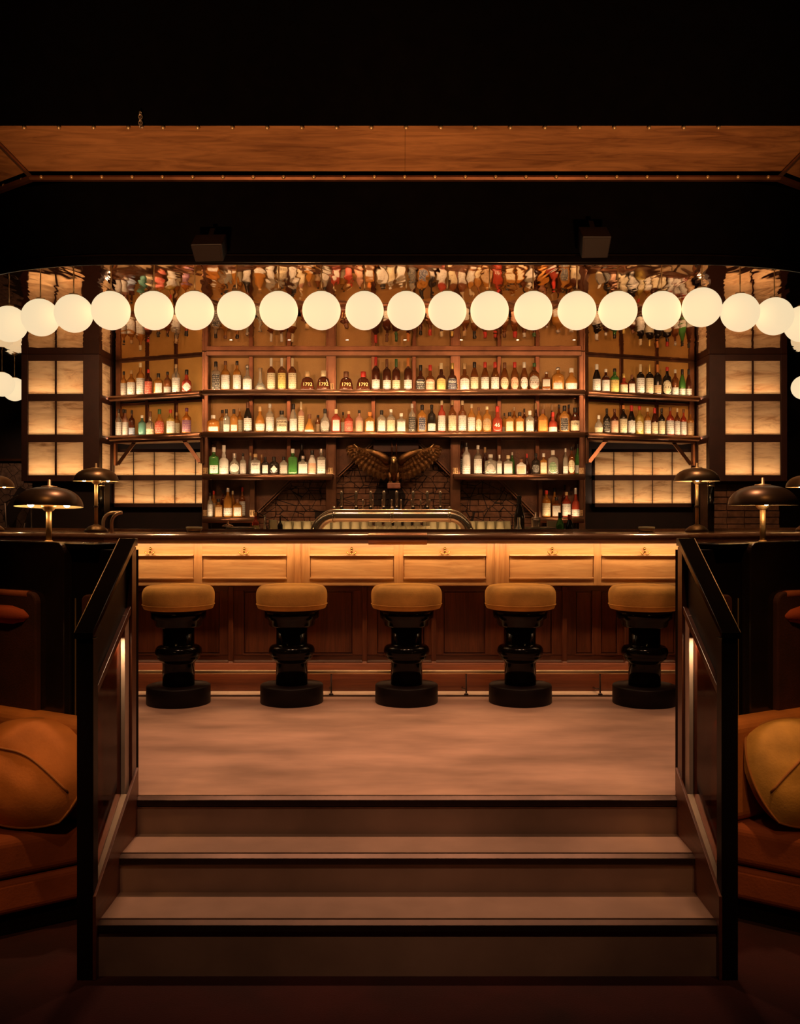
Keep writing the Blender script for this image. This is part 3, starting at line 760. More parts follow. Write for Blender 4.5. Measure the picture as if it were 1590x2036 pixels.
# double coat hooks
for px in (300, 486, 699, 884, 1097, 1280):
    x, z = U(px), PZ(1096, YU)
    m = MB(); m.lathe([(0.009, -0.006), (0.012, 0.0), (0.009, 0.006)], 10)
    h = MB(); y0 = YU - 0.002
    h.ball((x, y0 - 0.012, z + 0.018), 0.010, 10, 6)
    h.tube([(x, y0, z + 0.012), (x, y0 - 0.018, z + 0.010), (x, y0 - 0.020, z - 0.008)], 0.0055, 8)
    for sg in (-1, 1):
        h.tube([(x, y0 - 0.018, z - 0.004), (x + sg * 0.010, y0 - 0.024, z - 0.018), (x + sg * 0.022, y0 - 0.030, z - 0.019), (x + sg * 0.030, y0 - 0.032, z - 0.006)], 0.0042, 8)
        h.ball((x + sg * 0.031, y0 - 0.032, z - 0.004), 0.006, 8, 5)
    h.build('coat_hook', 'hook_brass', bc)

# foot rail
fr = thing('foot_rail', 'slim brass foot rail along the base of the bar', 'foot rail', (0, 6.47, 0))
MB().tube([(xa, 6.475, 0.158), (xb, 6.475, 0.158)], 0.0135, 12).build('rail', 'rail_brass', fr)
for px in (375, 658, 927, 1194):
    x = PX(px, 6.45)
    MB().tube([(x, 6.475, 0.158), (x, 6.47, 0.02), (x, 6.462, 0.0075)], 0.006, 8).lathe([(0.016, 0.006), (0.014, 0.012), (0.006, 0.018)], 12, (x, 6.462, 0)).build('bracket', 'nosing_metal', fr)
    MB().tube([(x, 6.475, 0.045), (x - 0.016, 6.55, 0.03), (x - 0.02, 6.6, 0.03)], 0.005, 8).build('wall_stay', 'nosing_metal', fr)

# ------------------------------------------------------------------ bar stools
bs = thing('bar_stool', 'x', 'stool', (0, 0, 0), 'velvet topped bar stools along the bar')
MB().lathe([(0.0, 0.0), (0.204, 0.0), (0.207, 0.004), (0.207, 0.112), (0.203, 0.117), (0.112, 0.119)], 48).build('base', 'black_satin', bs)
col = [(0.104, 0.117), (0.104, 0.262), (0.106, 0.270), (0.125, 0.283), (0.142, 0.300)]
col += [(0.118 + 0.034 * math.cos(R(a)), 0.338 + 0.040 * math.sin(R(a))) for a in range(-50, 91, 12)]
col += [(0.106, 0.380), (0.102, 0.386), (0.102, 0.500)]
MB().lathe(col, 48).build('column', 'black_gloss', bs)
MB().lathe([(0.10, 0.498), (0.142, 0.502), (0.150, 0.512), (0.158, 0.545), (0.178, 0.560), (0.180, 0.615), (0.15, 0.620)], 48).build('collar', 'black_gloss', bs)
seat = [(0.0, 0.617), (0.205, 0.617), (0.222, 0.622), (0.230, 0.640), (0.233, 0.690)]
seat += [(0.190 + 0.043 * math.cos(R(a)), 0.712 + 0.058 * math.sin(R(a))) for a in range(0, 91, 12)] + [(0.12, 0.774), (0.0, 0.777)]
sc_ = MB().lathe(seat, 56).build('seat_cushion', 'velvet_mustard', bs)
MB().tube([(0.2325 * math.cos(2 * math.pi * k / 56), 0.2325 * math.sin(2 * math.pi * k / 56), 0.650) for k in range(56)], 0.003, 5, True).build('seam', 'velvet_mustard', sc_)
lab = ['leftmost mustard velvet bar stool on a black turned pedestal', 'mustard velvet bar stool, second from the left rail',
       'middle mustard velvet bar stool below the brass counter plate', 'mustard velvet bar stool, fourth from the left rail',
       'rightmost mustard velvet bar stool beside the right railing']
for i, (px, d) in enumerate(((355, 6.22), (580, 6.25), (808, 6.25), (1034, 6.25), (1281, 6.21))):
    o = bs if i == 0 else copy_tree(bs)
    o.location = (PX(px, d), d, 0); o.rotation_euler = (0, 0, 0.7 * i); o['label'] = lab[i]

# ------------------------------------------------------------------ table lamps
def lamp_mesh(t, rr, base, pole_h, rp, tilt=0.0):
    """dome lamp; origin at its foot"""
    if base:
        MB().lathe([(0.0, 0.0), (0.079, 0.0), (0.080, 0.012), (0.072, 0.022), (0.050, 0.040), (0.022, 0.050), (0.014, 0.056)], 36).build('base', 'lamp_shade', t)
    else:
        MB().lathe([(0.0, 0.0), (0.020, 0.0), (0.020, 0.006), (0.014, 0.010)], 24).build('base', 'brass_satin', t)
    MB().lathe([(rp, 0.0), (rp, pole_h)], 20).build('pole', 'brass_satin', t)
    if base: MB().lathe([(rp, pole_h * 0.50), (rp + 0.003, pole_h * 0.505), (rp + 0.003, pole_h * 0.545), (rp, pole_h * 0.55)], 20).build('collar', 'lamp_shade', t)
    z = pole_h
    MB().lathe([(rp, z - 0.006), (rp + 0.010, z), (rp + 0.020, z + 0.014), (rp + 0.022, z + 0.022), (rp, z + 0.024)], 24).build('cup', 'brass_satin', t)
    zr = z + 0.016; H = rr * 0.60
    out = [(rr * math.cos(R(a)) ** 0.75 if a < 90 else 0.0, zr + H * math.sin(R(a)) ** 1.05) for a in range(0, 86, 5)] + [(0.012, zr + H)]
    inn = [(max(0.008, r - 0.004), zz - 0.004) for r, zz in reversed(out)]
    sd_ = MB().lathe(out, 48, cap=False).build('shade', 'lamp_shade', t)
    MB().lathe([(rr, zr)] + [(r, max(zr + 0.001, zz)) for r, zz in reversed(inn)], 48, cap=False).build('shade_lining', 'lamp_inside', sd_)
    MB().lathe([(0.040, zr + H - 0.006), (0.036, zr + H + 0.004), (0.008, zr + H + 0.007), (0.0065, zr + H + 0.035), (0.0, zr + H + 0.036)], 20).build('finial', 'brass_satin', sd_)
    ba_ = MB().bar((-rr * 0.52, 0, zr + 0.022), (rr * 0.52, 0, zr + 0.022), 0.008, 0.006).build('bulb_arm', 'brass_satin', t)
    for sg in (-1, 1):
        MB().ball((sg * rr * 0.52, 0.0, zr + 0.012), 0.015, 10, 6).build('bulb', 'bulb', ba_)
def lamp(label, loc, rr, base, pole_h, rp, rz=0.0, tilt=0.0):
    t = thing('table_lamp', label, 'table lamp', (0, 0, 0), 'bronze dome table lamps')
    lamp_mesh(t, rr, base, pole_h, rp)
    t.location = loc; t.rotation_euler = (0, 0, rz)
    if tilt:                                   # the shade sits a little askew on its pole
        piv = Vector((0, 0, pole_h + 0.016)); ax = Vector((math.cos(rz), -math.sin(rz), 0)); M_ = Matrix.Rotation(tilt, 4, ax)
        for c in t.children:
            if c.name.split('.')[0] in ('shade', 'bulb_arm'):
                c.rotation_euler = M_.to_euler(); c.location = piv - M_ @ piv
    return t
dn = 4.42
lamp('bronze dome lamp on the left booth ledge, nearest on the left', (PX(97, dn), dn, 1.112), 0.154, False, 0.150, 0.013, R(12), R(-3.2))
lamp('bronze dome lamp on the right booth ledge, nearest on the right', (PX(1516, dn + 0.02), dn + 0.02, 1.112), 0.156, False, 0.158, 0.013, R(80))
dl = 6.75
lamp('bronze dome lamp on the bar beside the left lit column', (PX(191, dl), dl, 1.112), 0.156, True, 0.345, 0.0125, R(20))
lamp('bronze dome lamp on the bar in front of the right lower window', (PX(1385, dl), dl, 1.112), 0.158, True, 0.345, 0.0125, R(75))
lamp('bronze dome lamp on the bar cut by the left picture edge', (PX(-14, 7.05), 7.05, 1.112), 0.15, True, 0.31, 0.0125, R(30))
lamp('bronze dome lamp on the bar cut by the right picture edge', (PX(1604, 7.05), 7.05, 1.112), 0.15, True, 0.31, 0.0125, R(30))
# two more lamps stand far behind and peep out beside the posts
lamp('small far bronze lamp peeping out right of the left bar post', (PX(197, 11.2), 11.2, 1.05), 0.125, True, 0.22, 0.0125, 0)
lamp('small far bronze lamp peeping out left of the right bar post', (PX(1405, 11.2), 11.2, 1.05), 0.125, True, 0.22, 0.0125, 0)
for px, w in ((197, 'left'), (1405, 'right')):
    t = thing('side_table', 'dark side table under the far lamp on the %s' % w, 'table', (PX(px, 11.2), 11.2, 0))
    x = PX(px, 11.2)
    MB().box(x - 0.25, x + 0.25, 10.95, 11.45, 1.02, 1.05).build('table_top', 'wood_top', t, 0.004)
    for a in (-0.22, 0.22):
        for b in (10.98, 11.42): MB().box(x + a - 0.02, x + a + 0.02, b - 0.02, b + 0.02, 0, 1.02).build('leg', 'wood_rail', t)

# black posts on the bar
for px, lab_ in ((1413, 'black post with chrome collar behind the right bar lamp'), (201, 'black post with chrome collar behind the left bar lamp')):
    d = 6.95; t = thing('bar_post', lab_, 'post', (PX(px, d), d, 1.112))
    zt = PZ(958, d)
    MB().lathe([(0.024, 1.112), (0.024, zt)], 20, (PX(px, d), d, 0)).build('tube', 'black_gloss', t)
    for z in (zt - 0.012, zt - 0.034): MB().lathe([(0.0255, z), (0.027, z + 0.003), (0.027, z + 0.007), (0.0255, z + 0.010)], 20, (PX(px, d), d, 0)).build('collar', 'chrome', t)
# bent steel pipes at the left end of the bar
t = thing('bar_flap_rail', 'pair of bent steel pipes rising from the bar behind the left lamp', 'rail', (PX(200, 6.6), 6.6, 1.112))
for px, d in ((205, 6.90), (222, 6.74)):
    pts = [P(px, 1056, d)]; zb = PZ(1019, d); x0 = PX(px, d); pts[0].z = 1.10
    pts += [(x0, d, zb - 0.075)] + [(x0 + 0.075 - 0.075 * math.cos(R(a)), d, zb - 0.075 + 0.075 * math.sin(R(a))) for a in range(15, 91, 15)] + [(PX(242, d), d, zb)]
    MB().tube(pts, 0.0125, 12).build('pipe', 'steel', t)
# glass ashtrays
for px, w in ((386, 'left'), (1285, 'right')):
    d = 6.72; MBt = MB().lathe([(0.0, 0.0), (0.045, 0.0), (0.058, 0.02), (0.060, 0.036), (0.050, 0.038), (0.044, 0.014), (0.0, 0.010)], 20, (PX(px, d), d, 1.112))
    tag(MBt.build('glass_bowl', 'glassware'), 'small clear glass bowl on the %s part of the bar top' % w, 'bowl')
# ================================================================== behind the bar
plain('panel_brown', (0.16, 0.062, 0.026), 0.55, var=0.35, vscale=9, bump=0.3, bscale=80)
plain('box_liner', (0.62, 0.42, 0.22), 0.8, var=0.05)
S1, S2, S3, S4 = 2.428, 2.025, 1.618, 1.2055
YB, YS = 9.33, 9.05
core = tag(MB().box(-3.85, 3.88, 10.12, 10.3, 0, zm).build('wall_core', 'dark_wall'), kind='structure')

# brick wall with the painted mural behind the taps
bw = tag(MB().box(-1.92, 1.73, 9.43, 9.55, 0.9, S2 - 0.04).build('wall_brick', 'mortar'), kind='structure')
random.seed(3)
bricks = []
for k in range(4):
    j = 0.004
    m = MB(); m.box(-0.1075, 0.1075, -0.012, 0.02, -0.0255, 0.0255)
    m.v = [v + Vector((random.uniform(-j, j), random.uniform(-j, 0) if v.y < 0 else 0, random.uniform(-j, j) * 0.6)) for v in m.v]
    bricks.append(m.mesh('brick', 'mural_brick'))
z = 1.055; row = 0
while z < S2 - 0.08:
    x = -1.50 + (0.11 if row % 2 else 0)
    while x < 1.46:
        part(random.choice(bricks), 'brick', bw, (x, 9.425, z), (0, 0, 0)); x += 0.224
    z += 0.0585; row += 1
# brick pier under the right lit column, dark panelled pier under the left one
rp = tag(MB().box(3.10, 3.80, 9.62, 9.9, 0.0, 1.555).build('wall_pier_right', 'mortar'), kind='structure')
b2 = []
for k in range(3):
    m = MB(); m.box(-0.085, 0.085, -0.012, 0.02, -0.0305, 0.0305)
    m.v = [v + Vector((random.uniform(-.004, .004), random.uniform(-.005, 0) if v.y < 0 else 0, random.uniform(-.003, .003))) for v in m.v]
    b2.append(m.mesh('brick', 'brick'))
z = 1.03; row = 0
while z < 1.53:
    for c in range(4): part(random.choice(b2), 'brick', rp, (3.19 + 0.178 * c + (0.0 if row % 2 else -0.006), 9.615, z))
    z += 0.068; row += 1
lp = tag(MB().box(-3.78, -3.08, 9.62, 9.9, 0.0, 1.555).build('wall_pier_left', 'dark_wall'), kind='structure')
# painted mural on the far wall at the left, with a picture rail above
t = thing('wall_mural', 'grey and black painted mural on the far wall at the left edge', 'mural', (-4.9, 12.57, 0.9))
MB().box(-6.0, -4.05, 12.56, 12.6, 0.9, 1.90).build('mural_panel', 'mural_paint', t)
MB().box(-6.0, -4.05, 12.54, 12.6, 1.93, 1.96).build('picture_rail', 'bronze_dark', t)
# folded chair in front of the mural
ct = thing('folding_chair', 'pale folding chair leaning in front of the mural on the far left', 'chair', (PX(30, 11.6), 11.6, 0.0))
def cq(pts, d, name, mat): MB().slab([P(x, y, d) for x, y in pts], (0, 0.02, 0)).build(name, mat, ct, 0.004)
cq([(32, 1030), (48, 1005), (62, 1005), (44, 1050), (20, 1050)], 11.6, 'seat', 'mural_paint')
cq([(38, 990), (52, 980), (62, 990), (44, 1008)], 11.55, 'backrest', 'steel')
for a, b in (((10, 1000), (22, 1200)), ((62, 1005), (66, 1200)), ((20, 1050), (60, 1200)), ((50, 1040), (12, 1200))):
    q0, q1 = P(*a, 11.6), P(*b, 11.6); q1.z = 0.0
    MB().tube([q0, q1], 0.012, 8).build('leg', 'steel', ct)
MB().tube([P(10, 1000, 11.6), P(36, 985, 11.58), P(62, 1005, 11.6)], 0.010, 8).build('frame', 'steel', ct)

# ------------------------------------------------------------------ lit columns
def lit_column(side):
    fx = (lambda x: x) if side < 0 else (lambda x: -x + 0.005)
    t = thing('lit_column', 'dark framed light-box column of cloudy amber panes, %s of the shelves' % ('left' if side < 0 else 'right'), 'light column',
              (fx(-3.41), 9.6, 1.56))
    def bx(x0, x1, *r): return MB().box(min(fx(x0), fx(x1)), max(fx(x0), fx(x1)), *r)
    d = 9.39; z0, z1 = 1.559, zm - 0.001
    xs = [PX(55, d), PX(108.5, d), PX(111.5, d), PX(165, d)]
    xo, xi = -3.80, -3.027
    bx(xo, xs[0], d, d + 0.06, z0, z1).build('stile', 'column_frame', t, 0.003)
    bx(xs[3], xi, d, d + 0.06, z0, z1).build('stile', 'column_frame', t, 0.003)
    rows = [(717, 783), (797, 864), (879, 945)]
    zs = [(PZ(b, d), PZ(a, d)) for a, b in rows]
    cuts = [z1] + [v for a, b in zs for v in (b, a)] + [z0]
    for k in range(0, 8, 2): bx(xs[0], xs[3], d + 0.002, d + 0.058, cuts[k + 1], cuts[k]).build('rail', 'column_frame', t, 0.002)
    for a, b in zs:
        bx(xs[1], xs[2], d + 0.004, d + 0.05, a, b).build('glazing_bar', 'column_frame', t)
        for u, v in ((0, 1), (2, 3)): bx(xs[u], xs[v], d + 0.022, d + 0.030, a, b).build('pane', 'lit_glass', t)
    # inner return face
    yi0, yi1 = d + 0.06, 9.86
    bx(xi - 0.05, xi, yi0, d + 0.10, z0, z1).build('stile', 'column_frame', t)
    bx(xi - 0.05, xi, 9.80, yi1, z0, z1).build('stile', 'column_frame', t)
    for k in range(0, 8, 2): bx(xi - 0.045, xi - 0.002, d + 0.10, 9.80, cuts[k + 1], cuts[k]).build('rail', 'column_frame', t)
    for a, b in zs: bx(xi - 0.026, xi - 0.018, d + 0.10, 9.80, a, b).build('pane', 'lit_glass', t)
    bx(xo, xo + 0.03, d + 0.06, yi1, z0, z1).build('side_board', 'column_frame', t)
    bx(xo, xi - 0.05, yi1 - 0.02, yi1, z0, z1).build('back_board', 'column_frame', t)
    bx(xo, xi, d + 0.06, yi1, z0 - 0.012, z0 + 0.01).build('bottom_board', 'column_frame', t)
    for k in (2, 4): bx(xo + 0.03, xi - 0.05, d + 0.058, yi1 - 0.02, (cuts[k] + cuts[k + 1]) / 2 - 0.006, (cuts[k] + cuts[k + 1]) / 2 + 0.006).build('divider', 'column_frame', t)
    for i, (a, b) in enumerate(zs):
        c = fx((xs[0] + xs[3]) / 2 + 0.05)
        area('led_column', (c, d + 0.095, a - 0.012), (c, d + 0.065, b), 0.64, 0.05, 4.3, (1.0, 0.67, 0.40))
        c2 = fx(xi - 0.10); area('led_column', (c2, d + 0.26, a - 0.01), (c2 + (0.05 if side < 0 else -0.05), d + 0.26, b), 0.03, 0.28, 1.6, (1.0, 0.67, 0.40))
lit_column(-1); lit_column(1)

# lower windows (light boxes with small panes)
def low_window(n, xe, label):
    d = 10.0
    t = thing('window_%d' % n, label, 'window', (PX((xe[0] + xe[-1]) / 2, d), d, PZ(1006, d)))
    t['kind'] = 'structure'
    rows = [(899, 945), (955, 1001)]
    xa_, xb_ = PX(xe[0] - 5, d), PX(xe[-1] + 5, d)
    MB().box(xa_, xb_, d + 0.03, d + 0.115, PZ(951.5, d), PZ(948.5, d)).build('divider', 'column_frame', t)
    MB().box(xa_, xb_, d + 0.03, d + 0.115, PZ(1007, d), PZ(1004, d)).build('divider', 'column_frame', t)
    for a, b in ((893, 899), (945, 955), (1001, 1008)): MB().box(xa_, xb_, d - 0.01, d + 0.03, PZ(b, d), PZ(a, d)).build('rail', 'column_frame', t)
    MB().box(xa_, PX(xe[0], d), d - 0.01, d + 0.03, PZ(1008, d), PZ(893, d)).build('stile', 'column_frame', t)
    MB().box(PX(xe[-1], d), xb_, d - 0.01, d + 0.03, PZ(1008, d), PZ(893, d)).build('stile', 'column_frame', t)
    for a, b in rows:
        for i in range(len(xe) - 1):
            MB().box(PX(xe[i] + 0.6, d), PX(xe[i + 1] - 0.6, d), d + 0.004, d + 0.012, PZ(b, d), PZ(a, d)).build('pane', 'lit_glass', t)
            if i: MB().box(PX(xe[i] - 0.6, d), PX(xe[i] + 0.6, d), d - 0.004, d + 0.02, PZ(b, d), PZ(a, d)).build('glazing_bar', 'column_frame', t)
        c = (xa_ + xb_) / 2
        area('led_window', (c, d + 0.06, PZ(b, d) - 0.008), (c, d + 0.045, PZ(a, d)), xb_ - xa_ - 0.05, 0.035, 4.6, (1.0, 0.67, 0.40))
low_window(1, [227, 265.5, 306.5, 347.5, 388.5, 428], 'low light-box window of small amber panes under the left shelves')
low_window(2, [1182, 1220, 1258.5, 1297, 1336, 1374], 'low light-box window of small amber panes under the right shelves')

# ------------------------------------------------------------------ shelving
def lip_prof(z): return [(0.0, z - 0.003)] + [(0.026 * math.cos(R(a)), z - 0.030 + 0.027 * math.sin(R(a))) for a in range(90, -91, -20)] + [(0.0, z - 0.058)]
sh = thing('back_bar_shelves', 'wide bronze framed shelving unit in the middle of the back bar', 'shelves', (-0.1, 9.25, 1.06))
xl, xr = PX(403, YS), PX(1162, YS)
posts = [(402, 415), (648, 668), (895, 915), (1150, 1163)]
for i, (a, b) in enumerate(posts):
    MB().box(PX(a, 9.24), PX(b, 9.24), 9.22, 9.34, 1.021 if i in (0, 3) else 1.1, zm - 0.002).build('post', 'bronze_post', sh, 0.004)
    for e in (a + 3, b - 3): MB().box(PX(e - 0.8, 9.22), PX(e + 0.8, 9.22), 9.212, 9.222, S3 if i in (1, 2) else S4, zm - 0.004).build('post_bead', 'bronze_dark', sh)
mull = [499, 574, 742, 823, 992, 1068]
for px in mull:
    MB().box(PX(px - 4, 9.26), PX(px + 4, 9.26), 9.25, 9.34, S2 - 0.03, zm - 0.002).build('mullion', 'bronze_dark', sh, 0.003)
for px in (499, 574, 992, 1068): MB().box(PX(px - 4, 9.26), PX(px + 4, 9.26), 9.25, 9.34, S3 - 0.03, S2 - 0.05).build('mullion', 'bronze_dark', sh, 0.003)
MB().box(xl, xr, 9.20, 9.34, PZ(709, 9.25), zm - 0.001).build('header_beam', 'bronze_post', sh, 0.004)
paneX = [(415, 495), (503, 570), (578, 648), (668, 738), (746, 819), (827, 895), (915, 988), (996, 1064), (1072, 1150)]
for i, (a, b) in enumerate(paneX):
    for (ya, yb, mt, ok) in ((708, 776, 'gold_panel', True), (790, 861, 'gold_panel', True), (872, 944, 'panel_brown', i < 3 or i > 5)):
        if ok: MB().box(PX(a - 2, YB), PX(b + 2, YB), YB, YB + 0.012, PZ(yb, YB), PZ(ya, YB)).build('back_pane', mt, sh)
        if ok: MB().box(PX(a, YB), PX(b, YB), YB - 0.03, YB, PZ(ya + 3.5, YB), PZ(ya - 3, YB)).build('pane_rail', 'bronze_dark', sh)
def shelf(t, a, b, z, yf=YS, yb=9.34):
    MB().box(a, b, yf, yb, z - 0.028, z - 0.001).build('shelf_board', 'bronze_dark', t)
    MB().sweep([(a, yf + 0.0), (b, yf + 0.0)], lip_prof(z), True).build('shelf_lip', 'bronze', t)
shelf(sh, xl, xr, S1); shelf(sh, xl, xr, S2)
shelf(sh, xl, PX(661, YS), S3); shelf(sh, PX(902, YS), xr, S3)
shelf(sh, xl, PX(506, YS), S4); shelf(sh, PX(1072, YS), PX(1160, YS), S4)
for a, b in ((497, 507), (1070, 1078)): MB().box(PX(a, 9.24), PX(b, 9.24), 9.22, 9.34, 1.06, S3 - 0.03).build('post', 'bronze_post', sh, 0.004)
for a, b in ((415, 497), (1078, 1150)): MB().box(PX(a, YB), PX(b, YB), YB, YB + 0.012, S4, PZ(955, YB)).build('back_pane', 'panel_brown', sh)
def tri(t, pts, d, mat='panel_brown', name='gusset_board'): MB().slab([P(x, y, d) for x, y in pts], (0, 0.012, 0)).build(name, mat, t)
tri(sh, [(507, 952), (577, 952), (507, 1020)], 9.33); tri(sh, [(994, 952), (1070, 952), (1070, 1028)], 9.33)
tri(sh, [(668, 872), (748, 872), (668, 946)], 9.33); tri(sh, [(826, 872), (896, 872), (896, 946)], 9.33)
for a, b in (((512, 1018), (580, 952)), ((1066, 1028), (990, 952)), ((669, 948), (748, 873)), ((898, 948), (824, 873))):
    for dd in (0, 0.022): MB().bar(P(a[0] + dd * 130, a[1], 9.31), P(b[0] + dd * 130, b[1], 9.31), 0.02, 0.014, (0, 1, 0)).build('brace', 'bronze', sh)
MB().box(PX(742, 9.28), PX(832, 9.28), 9.24, 9.33, PZ(899, 9.28), S2 - 0.06).build('header_board', 'column_frame', sh, 0.003)
MB().box(PX(745, 9.22), PX(820, 9.22), 9.215, 9.24, PZ(874, 9.22), PZ(867, 9.22)).build('header_strip', 'bronze', sh)
# pierced hinge plates at the feet of the posts
for px, py in ((408, 936), (657, 936), (905, 936), (1156, 936), (408, 1020), (501, 1020), (1154, 1020), (658, 768), (906, 768)):
    c = P(px, py, 9.20); m = MB()
    for i in (-1, 1):
        for j in (-1, 0, 1): m.ball(c + Vector((0.013 * i, 0, 0.016 * j)), 0.0085, 8, 5)
    m.box(c.x - 0.024, c.x + 0.024, c.y + 0.004, c.y + 0.012, c.z - 0.03, c.z + 0.03).build('hinge_plate', 'brass_satin', sh)
# LED strips behind the lips
LEDC = (1.0, 0.68, 0.38)
def led(a, b, z, watts, yf=YS + 0.012):
    c = (a + b) / 2; area('led_shelf', (c, yf, z + 0.002), (c, yf + 0.12, z + 0.16), b - a, 0.016, watts, LEDC)
led(xl + 0.03, xr - 0.03, S1, 6.6); led(xl + 0.03, xr - 0.03, S2, 6.6)
led(xl + 0.03, PX(655, YS), S3, 2.1); led(PX(908, YS), xr - 0.03, S3, 2.1)
led(xl + 0.03, PX(500, YS), S4, 0.6); led(PX(1078, YS), PX(1156, YS), S4, 0.55)

# recessed downlights in the mirror ceiling over the bottles
for px in (459, 575, 690, 805, 917, 1029, 1141):
    x, y = PX(px, 8.6), 8.6
    t = thing('recessed_downlight', 'tiny recessed downlight in the mirror ceiling, %s from the left' % ordinal((459, 575, 690, 805, 917, 1029, 1141).index(px) + 1), 'downlight', (x, y, zm), 'recessed downlights over the bottles')
    MB().lathe([(0.020, zm - 0.004), (0.020, zm - 0.001), (0.012, zm - 0.0005), (0.012, zm - 0.004)], 16, (x, y, 0), cap=False).build('rim', 'brass_satin', t)
    MB().lathe([(0.0, zm - 0.002), (0.012, zm - 0.002)], 16, (x, y, 0), cap=False).build('lens', 'bulb', t)
    spot('downlight_shelves', (x, y, zm - 0.01), (x, 9.15, 1.5), 16, (1.0, 0.62, 0.32), 110, 1.0, 0.015)

BAY = {-1: ((PX(399, 9.12), 9.12), (PX(219, 9.55), 9.55)), 1: ((PX(1168, 9.12), 9.12), (PX(1388, 9.55), 9.55))}
def bay_pt(side, s, o, z):
    a, b = BAY[side]; dx, dy = b[0] - a[0], b[1] - a[1]; l = math.hypot(dx, dy)
    nx, ny = -dy / l, dx / l
    if ny < 0: nx, ny = -nx, -ny
    return Vector((a[0] + dx * s / l + nx * o, a[1] + dy * s / l + ny * o, z))
def bay_len(side): a, b = BAY[side]; return math.hypot(b[0] - a[0], b[1] - a[1])
def bay(side):
    w = 'left' if side < 0 else 'right'; L = bay_len(side)
    t = thing('angled_shelves', 'angled bronze shelving bay on the %s end of the back bar' % w, 'shelves', bay_pt(side, L / 2, 0.15, 1.6))
    def bd(s0, s1, o0, o1, z0, z1):
        q = [bay_pt(side, s0, o0, z0), bay_pt(side, s1, o0, z0), bay_pt(side, s1, o0, z1), bay_pt(side, s0, o0, z1)]
        return MB().slab(q, bay_pt(side, s0, o1, z0) - q[0])
    Lb = L + 0.12; n = 3; s0 = 0.12; wid = (Lb - s0 - 0.02) / n
    zt = PZ(709, 9.4)
    for i in range(n):
        a = s0 + wid * i
        bd(a + 0.02, a + wid - 0.02, 0.26, 0.272, S1 - 0.03, zt + 0.03).build('back_pane', 'gold_panel', t)
        bd(a + 0.02, a + wid - 0.02, 0.26, 0.272, S2 - 0.03, S1 - 0.05).build('back_pane', 'gold_panel', t)
    for i in range(n + 1):
        a = s0 + wid * i; e = 0.03 if i in (0, n) else 0.02
        bd(a - e, a + e, 0.235 if i in (0, n) else 0.245, 0.28, S2 - 0.03, zm - 0.002).build('post' if i in (0, n) else 'mullion', 'bronze_post' if i in (0, n) else 'bronze_dark', t, 0.003)
    bd(s0, Lb, 0.235, 0.28, zt - 0.0, zm - 0.001).build('header_beam', 'bronze_post', t, 0.003)
    bd(s0, Lb, 0.24, 0.275, S1 - 0.075, S1 - 0.055).build('pane_rail', 'bronze_dark', t)
    for z in (S1, S2):
        MB().slab([bay_pt(side, s_, o_, z - 0.028) for s_, o_ in ((0, 0), (L, 0), (Lb, 0.26), (0.0, 0.26))], (0, 0, 0.027)).build('shelf_board', 'bronze_dark', t)
        a, b = bay_pt(side, 0, 0, 0), bay_pt(side, L, 0, 0)
        pl_ = [(a.x, a.y), (b.x, b.y)] if a.x < b.x else [(b.x, b.y), (a.x, a.y)]
        MB().sweep(pl_, lip_prof(z), True).build('shelf_lip', 'bronze', t)
        c = bay_pt(side, L / 2, 0.012, z + 0.002); tg = bay_pt(side, L / 2, 0.13, z + 0.16)
        o = area('led_shelf', c, tg, L - 0.06, 0.016, 2.3, LEDC)
        # keep the strip's long side along the shelf
        dirv = (bay_pt(side, L, 0, 0) - bay_pt(side, 0, 0, 0)).normalized(); zax = -(tg - c).normalized(); yax = zax.cross(dirv)
        o.rotation_euler = Matrix((dirv, yax, zax)).transposed().to_euler()
    bd(0.04, L - 0.02, 0.02, 0.25, S2 - 0.075, S2 - 0.058).build('soffit_board', 'bronze_dark', t)
    for sv in (0.03, L - 0.015): bd(sv - 0.014, sv + 0.014, 0.05, 0.08, S2 - 0.30, S2 - 0.05).build('bracket_post', 'bronze', t, 0.003)
    for sa, sb in ((0.04, 0.23), (L - 0.03, L - 0.24)):
        for k in (0, 0.022):
            MB().bar(bay_pt(side, sa + (k if sb > sa else -k), 0.065, S2 - 0.29), bay_pt(side, sb + (k if sb > sa else -k), 0.065, S2 - 0.07), 0.02, 0.016, (0, 1, 0)).build('brace', 'bronze', t)
bay(-1); bay(1)

